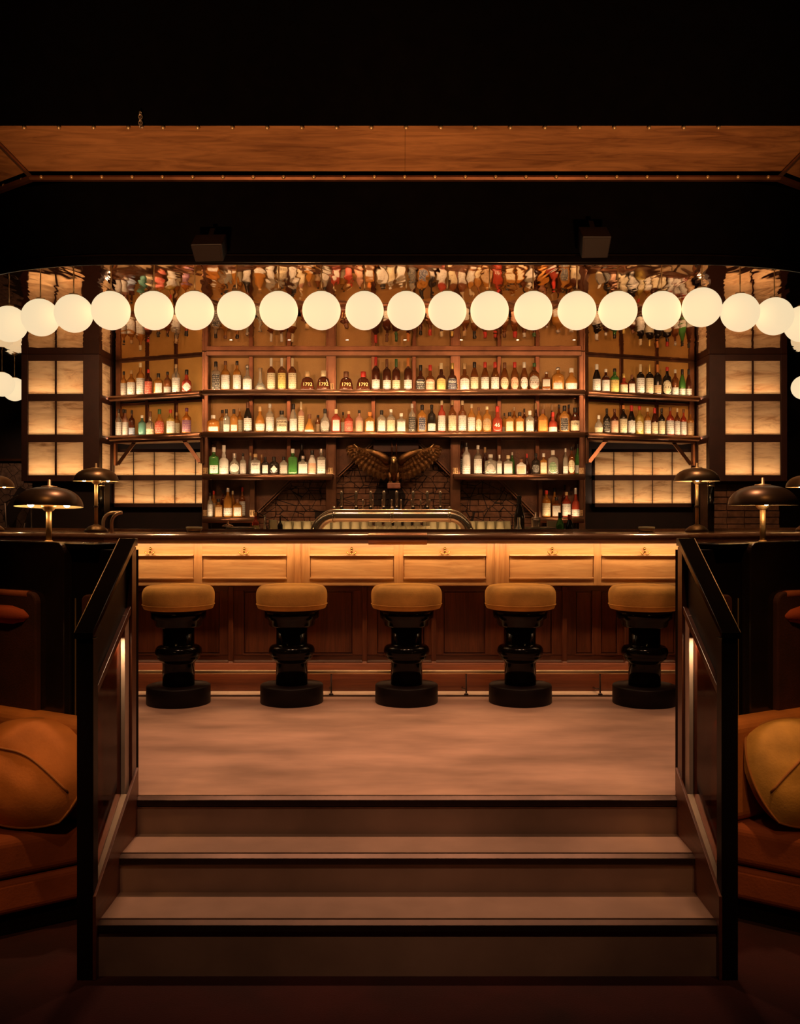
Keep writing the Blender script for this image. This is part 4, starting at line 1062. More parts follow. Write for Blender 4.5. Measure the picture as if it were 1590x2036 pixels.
# ------------------------------------------------------------------ bottles
def super_lathe(prof, p, n=20, sy=1.0):
    m = MB(); v = []
    for r, z in prof:
        k = max(0.0, min(1.0, (r - 0.2) / 0.15))
        for i in range(n):
            a = 2 * math.pi * i / n; c, s_ = math.cos(a), math.sin(a)
            q = (abs(c) ** p + abs(s_) ** p) ** (-1.0 / p); f = 1 + (q - 1) * k
            v.append((r * c * f, r * s_ * f * (1 + (sy - 1) * k), z))
    fs = [(j * n + i, j * n + (i + 1) % n, (j + 1) * n + (i + 1) % n, (j + 1) * n + i) for j in range(len(prof) - 1) for i in range(n)]
    m.add(v, fs, True); m.f += [list(range(n - 1, -1, -1)), [(len(prof) - 1) * n + i for i in range(n)]]; m.sm += [False, False]
    return m
SHAPES = {   # profile, super-ellipse power (2 round), depth ratio, label zone, cap start
    'std': ([(.44, 0), (.5, .02), (.5, .56), (.485, .61), (.40, .66), (.25, .705), (.175, .75), (.155, .80), (.155, .93)], 2, 1, (.05, .52), .86),
    'wine': ([(.44, 0), (.5, .02), (.5, .47), (.47, .54), (.36, .65), (.22, .76), (.165, .83), (.155, .93)], 2, 1, (.06, .46), .80),
    'tall': ([(.44, 0), (.5, .02), (.5, .58), (.47, .63), (.33, .68), (.19, .71), (.15, .74), (.15, .93)], 2, 1, (.06, .53), .74),
    'bulb': ([(.46, 0), (.5, .03), (.5, .40), (.47, .48), (.35, .545), (.20, .58), (.22, .63), (.19, .68), (.16, .74), (.15, .93)], 2, 1, (.03, .44), .78),
    'square': ([(.48, 0), (.5, .02), (.5, .60), (.46, .65), (.28, .69), (.19, .72), (.17, .78), (.17, .93)], 7, .8, (.05, .56), .82),
    'squat': ([(.46, 0), (.5, .03), (.5, .56), (.46, .64), (.32, .70), (.19, .74), (.16, .80), (.16, .92)], 3, .8, (.06, .52), .80),
    'round': ([(.33, 0), (.42, .03), (.49, .20), (.5, .34), (.46, .48), (.34, .59), (.20, .65), (.16, .70), (.15, .90)], 2, .6, (.06, .54), .80),
    'flask': ([(.48, 0), (.5, .03), (.50, .10), (.45, .34), (.37, .56), (.30, .63), (.19, .66), (.16, .70), (.16, .90)], 6, .55, (.06, .5), .70),
    'cone': ([(.48, 0), (.5, .03), (.5, .14), (.36, .40), (.22, .56), (.16, .64), (.15, .92)], 2, .9, (.02, .12), .76),
    'decanter': ([(.48, 0), (.5, .03), (.46, .16), (.30, .28), (.17, .42), (.13, .60), (.14, .85), (.19, .98)], 2, 1, (.02, .14), 1.2),
    'slim': ([(.44, 0), (.5, .02), (.5, .56), (.42, .64), (.27, .72), (.22, .78), (.21, .93)], 2, 1, (.06, .50), .86),
}
BODY = {}; LBL = {}; CAPM = {}
def radius_at(prof, z):
    for (r0, z0), (r1, z1) in zip(prof, prof[1:]):
        if z0 <= z <= z1: return r0 + (r1 - r0) * (z - z0) / max(1e-6, z1 - z0)
    return prof[-1][0]
def body_mesh(kind, glass):
    k = (kind, glass)
    if k not in BODY:
        pr, p, sy, _, _ = SHAPES[kind]; m = super_lathe(pr, p, 20 if p == 2 else 28, sy)
        BODY[k] = m.mesh('bottle', 'bottle_' + glass)
    return BODY[k]
def label_mesh(kind, col, shape):
    k = (kind, col, shape)
    if k not in LBL:
        pr, p, sy, (z0, z1), _ = SHAPES[kind]
        if shape == 'low': z1 = z0 + (z1 - z0) * 0.55
        if shape == 'top': z0 = z0 + (z1 - z0) * 0.30; z1 = z1 + 0.02
        m = MB(); A = R(70); nu, nv = 10, 6
        def pos(u, v):
            z = (z0 + z1) / 2 + v * (z1 - z0) / 2; r = radius_at(pr, z) + 0.012
            kk = max(0.0, min(1.0, (r - 0.2) / 0.15))
            if p > 2:
                c, s_ = math.sin(u * R(40)), math.cos(u * R(40)); q = (abs(c) ** p + abs(s_) ** p) ** (-1.0 / p)
                return (r * c * q, -(r * s_ * q) * (1 + (sy - 1) * kk) - 0.008, z)
            return (r * math.sin(u * A), -r * math.cos(u * A) * (1 + (sy - 1) * kk) - 0.004, z)
        if shape in ('oval', 'diamond', 'badge'):
            n = 24; rings = []
            for f in (0.0001, 0.5, 1.0):
                rg = []
                for i in range(n):
                    a = 2 * math.pi * i / n; c, s_ = math.cos(a), math.sin(a)
                    if shape == 'diamond': q = 1 / (abs(c) + abs(s_)); c *= q; s_ *= q
                    e = 0.82 if shape == 'badge' else 0.95
                    rg.append(pos(c * f * e, s_ * f * (0.8 if shape == 'badge' else 1.0)))
                rings.append(rg)
            v = [q for rg in rings for q in rg]
            m.add(v, [(j * n + i, j * n + (i + 1) % n, (j + 1) * n + (i + 1) % n, (j + 1) * n + i) for j in range(2) for i in range(n)], True)
        else:
            v = [pos(2 * i / nu - 1, 2 * j / nv - 1) for j in range(nv + 1) for i in range(nu + 1)]
            if shape == 'arch':
                v = []
                for j in range(nv + 1):
                    for i in range(nu + 1):
                        u, w_ = 2 * i / nu - 1, 2 * j / nv - 1
                        if w_ > 0: w_ = w_ * (1 - 0.35 * u * u)
                        v.append(pos(u, w_))
            m.add(v, [(j * (nu + 1) + i, j * (nu + 1) + i + 1, (j + 1) * (nu + 1) + i + 1, (j + 1) * (nu + 1) + i) for j in range(nv) for i in range(nu)], True)
        LBL[k] = m.mesh('label', 'label_' + col)
    return LBL[k]
def cap_mesh(kind, col, ballcap=False):
    k = (kind, col, ballcap)
    if k not in CAPM:
        z = SHAPES[kind][4]; r = radius_at(SHAPES[kind][0], z) + 0.022
        if ballcap: m = MB().lathe([(r * .8, z)] + [(max(.001, 0.20 * math.sin(R(a))), 0.92 - 0.08 * math.cos(R(a))) for a in range(25, 181, 20)], 12)
        else: m = MB().lathe([(r, z), (r + .004, z + .01), (r + .006, .985), (r - .02, 1.0)], 14)
        CAPM[k] = m.mesh('cap', 'cap_' + col)
    return CAPM[k]
GW = {'amber': 'amber', 'brown': 'dark amber', 'dark': 'dark brown', 'clear': 'clear', 'green': 'green', 'black': 'black', 'red': 'red',
      'orange': 'orange', 'pink': 'pinkish', 'teal': 'teal', 'yellow': 'yellow', 'frosted': 'frosted'}
SW = {'std': '', 'wine': 'sloped ', 'tall': 'long-necked ', 'bulb': 'bulb-necked ', 'square': 'square ', 'squat': 'squat ', 'round': 'rounded ',
      'flask': 'flask-shaped ', 'cone': 'conical ', 'decanter': 'decanter ', 'slim': 'slim '}
def bottle(pt, w, h, kind, glass, label, shape, cap, desc, group, ballcap=False, text=None):
    o = bpy.data.objects.new('liquor_bottle', body_mesh(kind, glass)); COL.objects.link(o)
    o.location = pt; o.scale = (w, w, h); o.rotation_euler = (0, 0, math.atan2(pt.x, pt.y) * -1.0)
    tag(o, desc, 'bottle', group)
    if label:
        l = bpy.data.objects.new('label', label_mesh(kind, label, shape)); COL.objects.link(l); l.parent = o
    if cap:
        c = bpy.data.objects.new('cap', cap_mesh(kind, cap, ballcap)); COL.objects.link(c); c.parent = o
    if text:
        body, mat, size, z, yoff = text
        tm = bpy.data.objects.new('lettering', text_mesh(body, mat, 1.0)); COL.objects.link(tm); tm.parent = l if label else o
        # size is a fraction of the bottle width; keep letters upright in spite of the bottle's stretch
        tm.scale = (size, size * w / h, 0.4); tm.rotation_euler = (R(90), 0, 0)
        tm.location = (0, -yoff, z)
    return o
def row(name, group, zb, data, place):
    items = sorted(data, key=lambda r: r[0])
    # bottles of one row may not run into each other
    out = []
    for i, r in enumerate(items):
        r = list(r) + [None] * (10 - len(r)); w = r[1]
        for q in items:
            if q is not items[i] and bool((list(q) + [None] * 10)[8]) == bool(r[8]):
                gap = abs(q[0] - r[0]); need = (q[1] + w) / 2
                if need > gap * 0.97: w = max(6, w * gap * 0.97 / need)
        out.append((r, w))
    for i, (r, w) in enumerate(out):
        px, _, h, kind, glass, label, shape, cap, back, text = r
        bc_ = False
        if cap and cap.endswith('*'): bc_ = True; cap = cap[:-1]
        pt, sc = place(px, back)
        pt.z = zb
        cond = ('%s label' % label) if label else 'no label'
        cp = (', %s cap' % cap) if cap else ''
        desc = '%s %sbottle, %s%s, %s from left on %s' % (GW[glass], SW[kind], cond, cp, ordinal(i + 1), name)
        bottle(pt, w * sc, h * sc, kind, glass, label, shape, cap, desc, group, bc_, text)
def mid(px, back):
    d = 9.255 if back else 9.155
    return Vector((PX(px, d), d, 0)), d / F
def on_bay(side):
    def f(px, back):
        o = 0.20 if back else 0.105
        L = bay_len(side); lo, hi = 0.0, L
        for _ in range(40):
            m_ = (lo + hi) / 2; q = bay_pt(side, m_, o, 0); x = CX + q.x * F / q.y
            if (x > px) == (side < 0): lo = m_
            else: hi = m_
        return q, q.y / F
    return f
B = True
T1792 = ('1792', 'ink_gold', 0.34, 0.30, 0.285)
row('left top shelf', 'bottles in the left bay', S1, [
    (246, 13, 50, 'std', 'amber', 'grey', 'rect', 'black'), (261, 17, 51, 'std', 'amber', 'white', 'rect', 'tan'), (279, 16, 65, 'std', 'amber', 'white', 'rect', 'cream'),
    (295, 15, 51, 'std', 'dark', 'red', 'rect', 'red'), (315, 18, 42, 'squat', 'amber', 'white', 'rect', 'black'), (333, 15, 44, 'std', 'brown', 'grey', 'low', 'black'),
    (350, 16, 58, 'std', 'clear', 'white', 'rect', 'tan'), (371, 19, 46, 'bulb', 'red', 'white', 'diamond', 'black')], on_bay(-1))
row('left lower shelf', 'bottles in the left bay', S2, [
    (229, 13, 56, 'std', 'brown', 'tan', 'rect', 'black', B), (236, 15, 54, 'std', 'clear', 'white', 'rect', 'black'), (249, 15, 53, 'std', 'pink', 'white', 'rect', 'black'),
    (262, 15, 51, 'std', 'dark', 'blue', 'low', 'black'), (282.5, 16, 40, 'std', 'teal', None, 'rect', 'white'), (298.5, 17, 47, 'bulb', 'clear', 'cream', 'low', 'brown'),
    (317, 19, 51, 'round', 'orange', 'red', 'arch', 'green'), (339, 16, 49, 'std', 'yellow', 'white', 'rect', 'red'), (351, 13, 45, 'std', 'amber', 'cream', 'rect', 'tan', B),
    (371, 18, 51, 'std', 'orange', 'purple', 'rect', 'purple')], on_bay(-1))
row('middle top shelf', 'bottles on the middle top shelf', S1, [
    (429, 17, 58, 'square', 'clear', 'black', 'rect', 'black'), (448, 17, 59, 'std', 'amber', 'white', 'rect', 'brown'), (471, 16, 59, 'std', 'amber', 'white', 'rect', 'black'),
    (491.5, 18, 52, 'bulb', 'clear', 'white', 'rect', 'silver*'), (517.5, 22, 46, 'decanter', 'clear', None, 'rect', None), (539, 16, 65, 'tall', 'brown', 'cream', 'rect', 'white'),
    (560, 16, 65, 'tall', 'brown', 'yellow', 'rect', 'white'), (581, 16, 65, 'tall', 'brown', 'cream', 'rect', 'cream'),
    (611, 28, 39, 'flask', 'dark', None, 'rect', 'tan', None, T1792), (643, 28, 40, 'flask', 'dark', None, 'rect', 'cream', None, T1792),
    (688, 28, 38, 'flask', 'dark', None, 'rect', 'brown', None, T1792), (722, 28, 38, 'flask', 'dark', None, 'rect', 'red', None, T1792),
    (747, 16, 67, 'tall', 'dark', 'white', 'low', 'red'), (769, 16, 63, 'tall', 'dark', 'white', 'low', 'brown'), (787.5, 16, 63, 'tall', 'dark', 'cream', 'low', 'green'), (811, 16, 65, 'tall', 'dark', 'white', 'low', 'orange'),
    (836, 18, 51, 'bulb', 'dark', 'black', 'arch', 'black', None, ('Weller', 'ink_white', 0.30, 0.30, 0.53)), (855, 18, 51, 'bulb', 'brown', 'peach', 'arch', 'red', None, ('Weller', 'ink_white', 0.30, 0.30, 0.53)),
    (877, 18, 55, 'bulb', 'dark', 'yellow', 'arch', 'cream'), (899, 18, 55, 'bulb', 'dark', 'navy', 'arch', 'gold', None, ('Weller', 'ink_white', 0.30, 0.30, 0.53)),
    (923.5, 19, 55, 'bulb', 'brown', 'white', 'arch', 'tan'), (943, 16, 57, 'wine', 'brown', 'cream', 'rect', 'black'), (964, 16, 57, 'wine', 'brown', 'white', 'rect', 'red'),
    (984, 16, 57, 'wine', 'brown', 'white', 'rect', 'red'), (1003, 16, 56, 'wine', 'brown', 'cream', 'oval', 'brown'), (1023, 16, 57, 'wine', 'brown', 'peach', 'oval', 'red'),
    (1042, 15, 57, 'wine', 'brown', 'white', 'oval', 'white'), (1062, 20, 55, 'std', 'brown', 'grey', 'oval', 'green'), (1086, 17, 38, 'square', 'brown', 'grey', 'top', 'silver*'),
    (1109, 24, 47, 'squat', 'amber', 'grey', 'low', 'silver*'), (1135.5, 24, 45, 'round', 'amber', 'white', 'low', 'white')], mid)
row('right top shelf', 'bottles in the right bay', S1, [
    (1186, 16, 56, 'wine', 'black', 'white', 'rect', 'white'), (1204, 16, 47, 'std', 'dark', 'white', 'rect', 'white'), (1221.5, 18, 49, 'std', 'green', 'yellow', 'rect', 'black'),
    (1240, 16, 40, 'bulb', 'red', 'cream', 'rect', 'gold'), (1256, 15, 38, 'squat', 'dark', 'white', 'rect', 'brown'), (1273, 16, 60, 'tall', 'black', 'white', 'rect', 'cream'),
    (1291, 16, 61, 'tall', 'black', 'cream', 'rect', 'gold'), (1307, 15, 61, 'tall', 'black', 'tan', 'low', 'orange'), (1326, 17, 57, 'std', 'black', 'cream', 'oval', 'red'),
    (1342, 14, 53, 'std', 'brown', 'white', 'low', 'white'), (1356, 14, 54, 'wine', 'green', 'white', 'low', 'black'), (1369, 13, 55, 'wine', 'dark', 'white', 'low', 'black')], on_bay(1))
row('right lower shelf', 'bottles in the right bay', S2, [
    (1190, 16, 36, 'round', 'clear', 'cream', 'low', 'white'), (1206, 15, 50, 'std', 'black', 'black', 'oval', 'black'), (1221.5, 16, 50, 'std', 'dark', 'peach', 'rect', 'brown'),
    (1239, 15, 58, 'std', 'black', 'cream', 'rect', 'orange'), (1255, 15, 58, 'wine', 'black', 'white', 'rect', 'red'), (1271, 16, 57, 'std', 'yellow', 'cream', 'badge', 'red'),
    (1287, 14, 54, 'std', 'amber', 'white', 'rect', 'cream'), (1301, 14, 54, 'wine', 'dark', 'cream', 'rect', 'red'), (1315, 14, 54, 'std', 'black', 'cream', 'rect', 'black'),
    (1332, 16, 57, 'std', 'red', 'white', 'rect', 'brown'), (1346, 13, 55, 'std', 'brown', 'white', 'rect', 'cream'), (1358.5, 13, 54, 'std', 'red', 'white', 'rect', 'brown'), (1372, 14, 51, 'std', 'amber', 'tan', 'rect', 'brown')], on_bay(1))
row('middle second shelf', 'bottles on the middle second shelf', S2, [
    (424, 25, 34, 'squat', 'orange', 'white', 'low', 'white'), (442, 14, 46, 'std', 'amber', 'tan', 'rect', 'black', B), (450, 16, 46, 'square', 'clear', 'white', 'low', 'black'), (465, 19, 46, 'squat', 'amber', 'white', 'low', 'black'),
    (476.5, 12, 50, 'std', 'amber', 'cream', 'rect', 'tan', B), (492.5, 16, 60, 'wine', 'black', 'white', 'rect', 'brown'), (517, 19, 52, 'round', 'amber', 'white', 'low', 'tan'), (536.5, 16, 57, 'std', 'clear', 'white', 'rect', 'white'),
    (560, 22, 43, 'square', 'clear', 'cream', 'rect', 'black', None, ('KNOB\nCREEK', 'ink_dark', 0.30, 0.38, 0.43)), (583, 15, 57, 'wine', 'clear', 'white', 'rect', 'black'), (598.5, 15, 61, 'tall', 'pink', 'cream', 'rect', 'cream'),
    (615, 24, 36, 'cone', 'amber', 'white', 'rect', 'brown'), (632, 10, 36, 'slim', 'brown', 'tan', 'rect', 'black', B), (646, 19, 47, 'round', 'clear', 'grey', 'badge', 'black'),
    (668, 18, 46, 'squat', 'red', 'white', 'rect', 'cream'), (682, 10, 42, 'std', 'amber', 'cream', 'rect', 'black', B), (693, 17, 42, 'std', 'red', 'red', 'rect', 'tan'), (714, 15, 44, 'std', 'pink', 'peach', 'rect', 'black'),
    (735, 20, 40, 'squat', 'amber', 'white', 'rect', 'orange'), (758.5, 18, 44, 'squat', 'clear', 'white', 'rect', 'black'), (777, 17, 46, 'std', 'clear', 'cream', 'rect', 'white'), (797.5, 18, 38, 'square', 'clear', 'white', 'rect', 'white'),
    (819, 14, 57, 'std', 'clear', 'black', 'rect', 'white'), (839, 18, 55, 'squat', 'amber', 'navy', 'rect', 'black'), (858, 16, 55, 'std', 'black', 'white', 'low', 'black'), (878, 15, 63, 'std', 'red', 'white', 'rect', 'cream'),
    (899, 16, 63, 'std', 'brown', 'cream', 'rect', 'tan'), (919, 16, 63, 'std', 'brown', 'white', 'rect', 'cream'), (937, 15, 56, 'std', 'amber', 'white', 'rect', 'cream'), (951.5, 13, 50, 'std', 'amber', 'cream', 'oval', 'brown'),
    (968, 18, 52, 'std', 'amber', 'tan', 'oval', 'cream'), (988.5, 20, 52, 'bulb', 'red', None, 'rect', 'red', None, ('46', 'ink_white', 0.55, 0.26, 0.51)), (1002.5, 9, 40, 'std', 'amber', 'cream', 'low', 'black', B),
    (1013, 18, 40, 'squat', 'amber', 'cream', 'rect', 'black'), (1022, 10, 52, 'std', 'amber', None, 'rect', 'cream', B), (1033, 18, 40, 'squat', 'orange', 'cream', 'rect', 'black'), (1042, 10, 49, 'std', 'brown', None, 'rect', 'black', B),
    (1053, 18, 43, 'squat', 'clear', 'white', 'rect', 'white'), (1065, 13, 60, 'bulb', 'dark', None, 'rect', 'tan', B), (1079, 20, 46, 'squat', 'orange', 'orange', 'rect', 'brown'), (1081, 13, 57, 'bulb', 'dark', None, 'rect', 'tan', B),
    (1099, 17, 40, 'bulb', 'red', 'white', 'low', 'red'), (1097, 12, 57, 'bulb', 'dark', None, 'rect', 'tan', B), (1111, 12, 57, 'std', 'brown', None, 'rect', 'black', B), (1122, 20, 53, 'squat', 'amber', 'black', 'rect', 'black'),
    (1130.5, 12, 57, 'std', 'brown', None, 'rect', 'black', B), (1143, 18, 49, 'wine', 'dark', 'cream', 'rect', 'black', None, ('1776', 'ink_dark', 0.34, 0.32, 0.54)), (1150, 10, 52, 'std', 'dark', None, 'rect', 'black', B)], mid)
row('left third shelf', 'bottles on the left third shelf', S3, [
    (425, 19, 54, 'square', 'green', 'white', 'low', 'white', None, ('3', 'ink_dark', 0.30, 0.19, 0.43)), (445, 19, 58, 'bulb', 'frosted', 'white', 'low', 'white'), (466, 22, 42, 'round', 'clear', 'white', 'badge', 'silver'),
    (483, 14, 42, 'std', 'clear', 'grey', 'rect', 'black'), (498, 9, 44, 'slim', 'clear', None, 'rect', 'tan', B), (507.5, 20, 41, 'square', 'clear', 'white', 'rect', 'tan', None, ('GREY', 'ink_dark', 0.26, 0.47, 0.43)), (520, 8, 40, 'slim', 'amber', None, 'rect', 'tan', B),
    (527, 15, 35, 'squat', 'black', 'white', 'rect', 'black'), (544.5, 19, 35, 'squat', 'black', 'white', 'diamond', 'black'), (564, 17, 35, 'squat', 'clear', 'grey', 'rect', 'black'), (582, 18, 51, 'square', 'green', None, 'rect', 'white'),
    (600, 15, 62, 'wine', 'black', 'black', 'rect', 'black', B), (602, 20, 37, 'square', 'clear', 'white', 'rect', 'silver'), (620.5, 17, 48, 'wine', 'frosted', 'peach', 'rect', 'black'), (638.5, 18, 51, 'square', 'clear', 'white', 'rect', 'silver')], mid)
row('right third shelf', 'bottles on the right third shelf', S3, [
    (918, 10, 62, 'std', 'dark', 'black', 'rect', 'black', B), (927, 16, 63, 'std', 'frosted', 'white', 'low', 'black'), (950, 16, 58, 'std', 'clear', 'white', 'rect', 'white'), (964, 13, 55, 'round', 'dark', None, 'rect', 'tan', B),
    (975, 25, 40, 'square', 'clear', 'grey', 'badge', 'white'), (992.5, 12, 39, 'square', 'clear', 'white', 'rect', 'white'), (1010, 18, 38, 'square', 'clear', 'white', 'rect', 'cream'), (1018, 10, 45, 'std', 'green', None, 'rect', 'white', B),
    (1036, 19, 30, 'squat', 'frosted', 'peach', 'rect', 'brown'), (1047, 12, 42, 'round', 'dark', None, 'rect', 'red', B), (1065, 16, 42, 'std', 'black', 'black', 'badge', 'black'), (1080.5, 14, 42, 'square', 'amber', 'cream', 'rect', 'white'),
    (1099, 21, 48, 'squat', 'clear', 'green', 'oval', 'white'), (1124, 12, 52, 'std', 'clear', 'white', 'low', 'white'), (1136, 16, 55, 'std', 'brown', 'cream', 'oval', 'black'), (1148, 11, 61, 'std', 'green', 'white', 'low', 'black', B)], mid)
row('left bottom shelf', 'bottles on the left bottom shelf', S4, [
    (417.5, 11, 48, 'std', 'clear', 'white', 'rect', 'black'), (425, 12, 52, 'std', 'amber', 'tan', 'rect', 'red', B), (434.5, 15, 36, 'square', 'amber', 'tan', 'rect', 'black'), (443.5, 10, 54, 'std', 'dark', None, 'rect', 'black', B),
    (453, 17, 58, 'std', 'amber', 'white', 'low', 'silver'), (462.5, 11, 52, 'std', 'amber', None, 'rect', 'cream', B), (472, 19, 36, 'squat', 'amber', 'white', 'rect', 'brown'), (481.5, 12, 59, 'std', 'brown', 'white', 'rect', 'red', B)], mid)
row('right bottom shelf', 'bottles on the right bottom shelf', S4, [
    (1086, 17, 53, 'std', 'orange', 'cream', 'rect', 'red'), (1102, 12, 58, 'std', 'amber', None, 'rect', 'black', B), (1106, 18, 40, 'square', 'brown', 'grey', 'rect', 'black'), (1122, 12, 64, 'std', 'dark', None, 'rect', 'black', B),
    (1126, 17, 50, 'std', 'red', 'white', 'rect', 'tan'), (1144, 16, 58, 'bulb', 'red', 'white', 'low', 'silver')], mid)

# ------------------------------------------------------------------ service station, taps, glasses
ss = thing('service_station', 'low steel service counter behind the bar carrying the glasses', 'counter', (0, 7.5, 0))
MB().box(-2.0, 1.95, 7.15, 7.95, 0.0, 1.0).build('cabinet', 'dark_wall', ss)
MB().box(-2.02, 1.97, 7.13, 7.97, 1.0, 1.04).build('worktop', 'steel', ss, 0.004)
bk = thing('back_counter', 'dark back counter below the bottle shelves', 'counter', (0, 9.2, 0))
MB().box(-1.95, 1.75, 8.95, 9.42, 0.0, 0.98).build('cabinet', 'wood_bar_dark', bk)
MB().box(-1.97, 1.77, 8.92, 9.425, 0.98, 1.02).build('worktop', 'wood_top', bk, 0.004)
for sd in (-1, 1):
    for a, b in ((1.98, 3.1),):
        t = thing('back_counter', 'dark low counter under the %s light-box window' % ('left' if sd < 0 else 'right'), 'counter', (sd * 2.5, 9.7, 0))
        x0, x1 = sorted((sd * a, sd * b))
        MB().box(x0, x1, 9.55, 9.97, 0.0, 1.02).build('cabinet', 'wood_bar_dark', t)
        MB().box(x0, x1, 9.52, 9.98, 1.02, 1.06).build('worktop', 'wood_top', t, 0.004)
area('glasses_fill', (-0.05, 7.46, 1.046), (-0.05, 7.7, 1.16), 2.6, 0.02, 4.0, (1.0, 0.62, 0.30))  # added unseen strip to brighten the glasses
tw = thing('beer_tower', 'chrome arched beer tap tower on the bar with a row of tap handles', 'beer tower', (PX(779, 7.4), 7.4, 1.04))
D = 7.40
zt = PZ(1026, D); rt = 0.047
xa2, xb2 = PX(627, D), PX(931, D); rb = 0.15
pts = [(xa2, D, 1.04), (xa2, D, zt - rb)] + [(xa2 + rb - rb * math.cos(R(a)), D, zt - rb + rb * math.sin(R(a))) for a in range(15, 91, 15)]
pts += [(xb2 - rb + rb * math.sin(R(a)), D, zt - rb + rb * math.cos(R(a))) for a in range(0, 91, 15)] + [(xb2, D, 1.04)]
MB().tube(pts, rt, 20).build('arch_tube', 'chrome', tw)
pts2 = [Vector(p) + Vector((0, -0.030, 0.045 if 2 < i < len(pts) - 3 else 0.02)) for i, p in enumerate(pts)][2:-2]
MB().tube(pts2, 0.010, 10).build('top_rail', 'chrome', tw)
for px in (664, 779, 893):
    x = PX(px, D); m = MB(); m.tube([(x - 0.012, D, zt), (x + 0.012, D, zt)], rt + 0.006, 20); m.ball((x, D - 0.01, zt + rt + 0.015), 0.016, 10, 7); m.build('clamp', 'chrome', tw)
for px in (679, 708, 737, 763, 788.5, 821, 849, 875):
    x = PX(px, D); z0 = zt + rt - 0.004
    q = MB(); q.lathe([(0.012, z0), (0.012, z0 + 0.03), (0.007, z0 + 0.034), (0.008, z0 + 0.045), (0.0095, z0 + 0.05), (0.0125, z0 + 0.13), (0.0115, z0 + 0.150), (0.005, z0 + 0.157)], 14, (x, D - 0.012, 0))
    th = q.build('tap_handle', 'chrome', tw)
    MB().lathe([(0.0135, z0 + 0.003), (0.0145, z0 + 0.01), (0.0145, z0 + 0.022), (0.0130, z0 + 0.028)], 12, (x, D - 0.012, 0)).build('tap_ferrule', 'black_satin', th)
for px in (721, 740.5, 760, 778.5, 797, 818, 836, 854):
    x = PX(px, D); z0 = zt + rt - 0.008
    MB().lathe([(0.0055, z0), (0.0065, z0 + 0.075), (0.0075, z0 + 0.078), (0.0075, z0 + 0.090), (0.003, z0 + 0.093)], 10, (x, D + 0.022, 0)).build('flow_lever', 'steel', tw)
# pint glasses: turned upside down in rows
pg = MB().lathe([(0.036, 0.0), (0.037, 0.002), (0.030, 0.13), (0.029, 0.138), (0.0, 0.139)], 16, cap=False)
pg.lathe([(0.034, 0.001), (0.027, 0.128), (0.0, 0.129)], 16, cap=False)
pgm = pg.mesh('pint_glass', 'glassware')
rg = MB().lathe([(0.036, 0.0), (0.037, 0.002), (0.034, 0.10), (0.0335, 0.102), (0.031, 0.10), (0.033, 0.006), (0.0, 0.006)], 16, cap=False).mesh('tumbler', 'glassware')
def glass(px, d, me, label, cat, group, name):
    o = bpy.data.objects.new(name, me); COL.objects.link(o); o.location = (PX(px, d), d, 1.041)
    tag(o, label, cat, group)
for d in (7.60, 7.70, 7.80):
    px = 566 + (7.7 - d) * 60
    while px < 1012:
        near = 735 < px < 850
        if not (near and d < 7.75): glass(px, d, pgm, 'upturned clear pint glass in the crowded rows behind the tap tower', 'glass', 'pint glasses behind the taps', 'pint_glass')
        px += 19.2
for d in (7.52, 7.61):
    px = 737 + (7.6 - d) * 50
    while px < 852: glass(px, d, rg, 'short clear tumbler in the low rows under the tap tower', 'glass', 'tumblers under the taps', 'tumbler'); px += 19
# things on the service counter
def onc(px, w, h, kind, glass_, label, shape, cap, desc, d=7.35, text=None):
    bottle(Vector((PX(px, d), d, 1.041)), w * d / F, h * d / F, kind, glass_, label, shape, cap, desc, 'bottles on the service counter', False, text)
onc(1032, 21, 86, 'wine', 'black', None, 'rect', 'black', 'tall black bottle on the service counter right of the tap tower', 7.5)
onc(1031, 19, 48, 'cone', 'clear', 'purple', 'rect', None, 'clear conical bottle in front of the tall black one', 7.3)
onc(1113, 17, 54, 'wine', 'green', None, 'rect', 'black', 'dark green bottle under the right bottom shelf', 7.3)
onc(1132, 17, 50, 'wine', 'black', 'tan', 'low', 'red', 'black bottle with red cap under the right bottom shelf', 7.3)
onc(508, 14, 54, 'std', 'red', 'yellow', 'rect', 'orange', 'red bottle with orange cap on the service counter at left', 7.3)
onc(526, 13, 50, 'decanter', 'clear', None, 'rect', None, 'clear long-necked flask left of the pint glasses', 7.3)
onc(557, 10, 46, 'std', 'black', 'white', 'low', 'black', 'small black bottle just left of the pint glasses', 7.42)
o = bpy.data.objects.new('mixing_glass', rg); COL.objects.link(o); o.location = (PX(543, 7.3), 7.3, 1.041); o.scale = (0.95, 0.95, 1.5)
tag(o, 'tall clear mixing glass beside the small black bottle', 'glass')
# shaker tins
d = 7.3; t = thing('cocktail_shaker', 'steel cocktail shaker on the service counter under the right shelves', 'shaker', (PX(1065, d), d, 1.041))
MB().lathe([(0.026, 1.041), (0.028, 1.05), (0.036, 1.19), (0.037, 1.20)], 24, (PX(1065, d), d, 0)).build('tin', 'steel', t)
MB().lathe([(0.037, 1.198), (0.032, 1.212), (0.012, 1.222), (0.010, 1.25), (0.0, 1.255)], 24, (PX(1065, d), d, 0)).build('lid', 'steel', t)
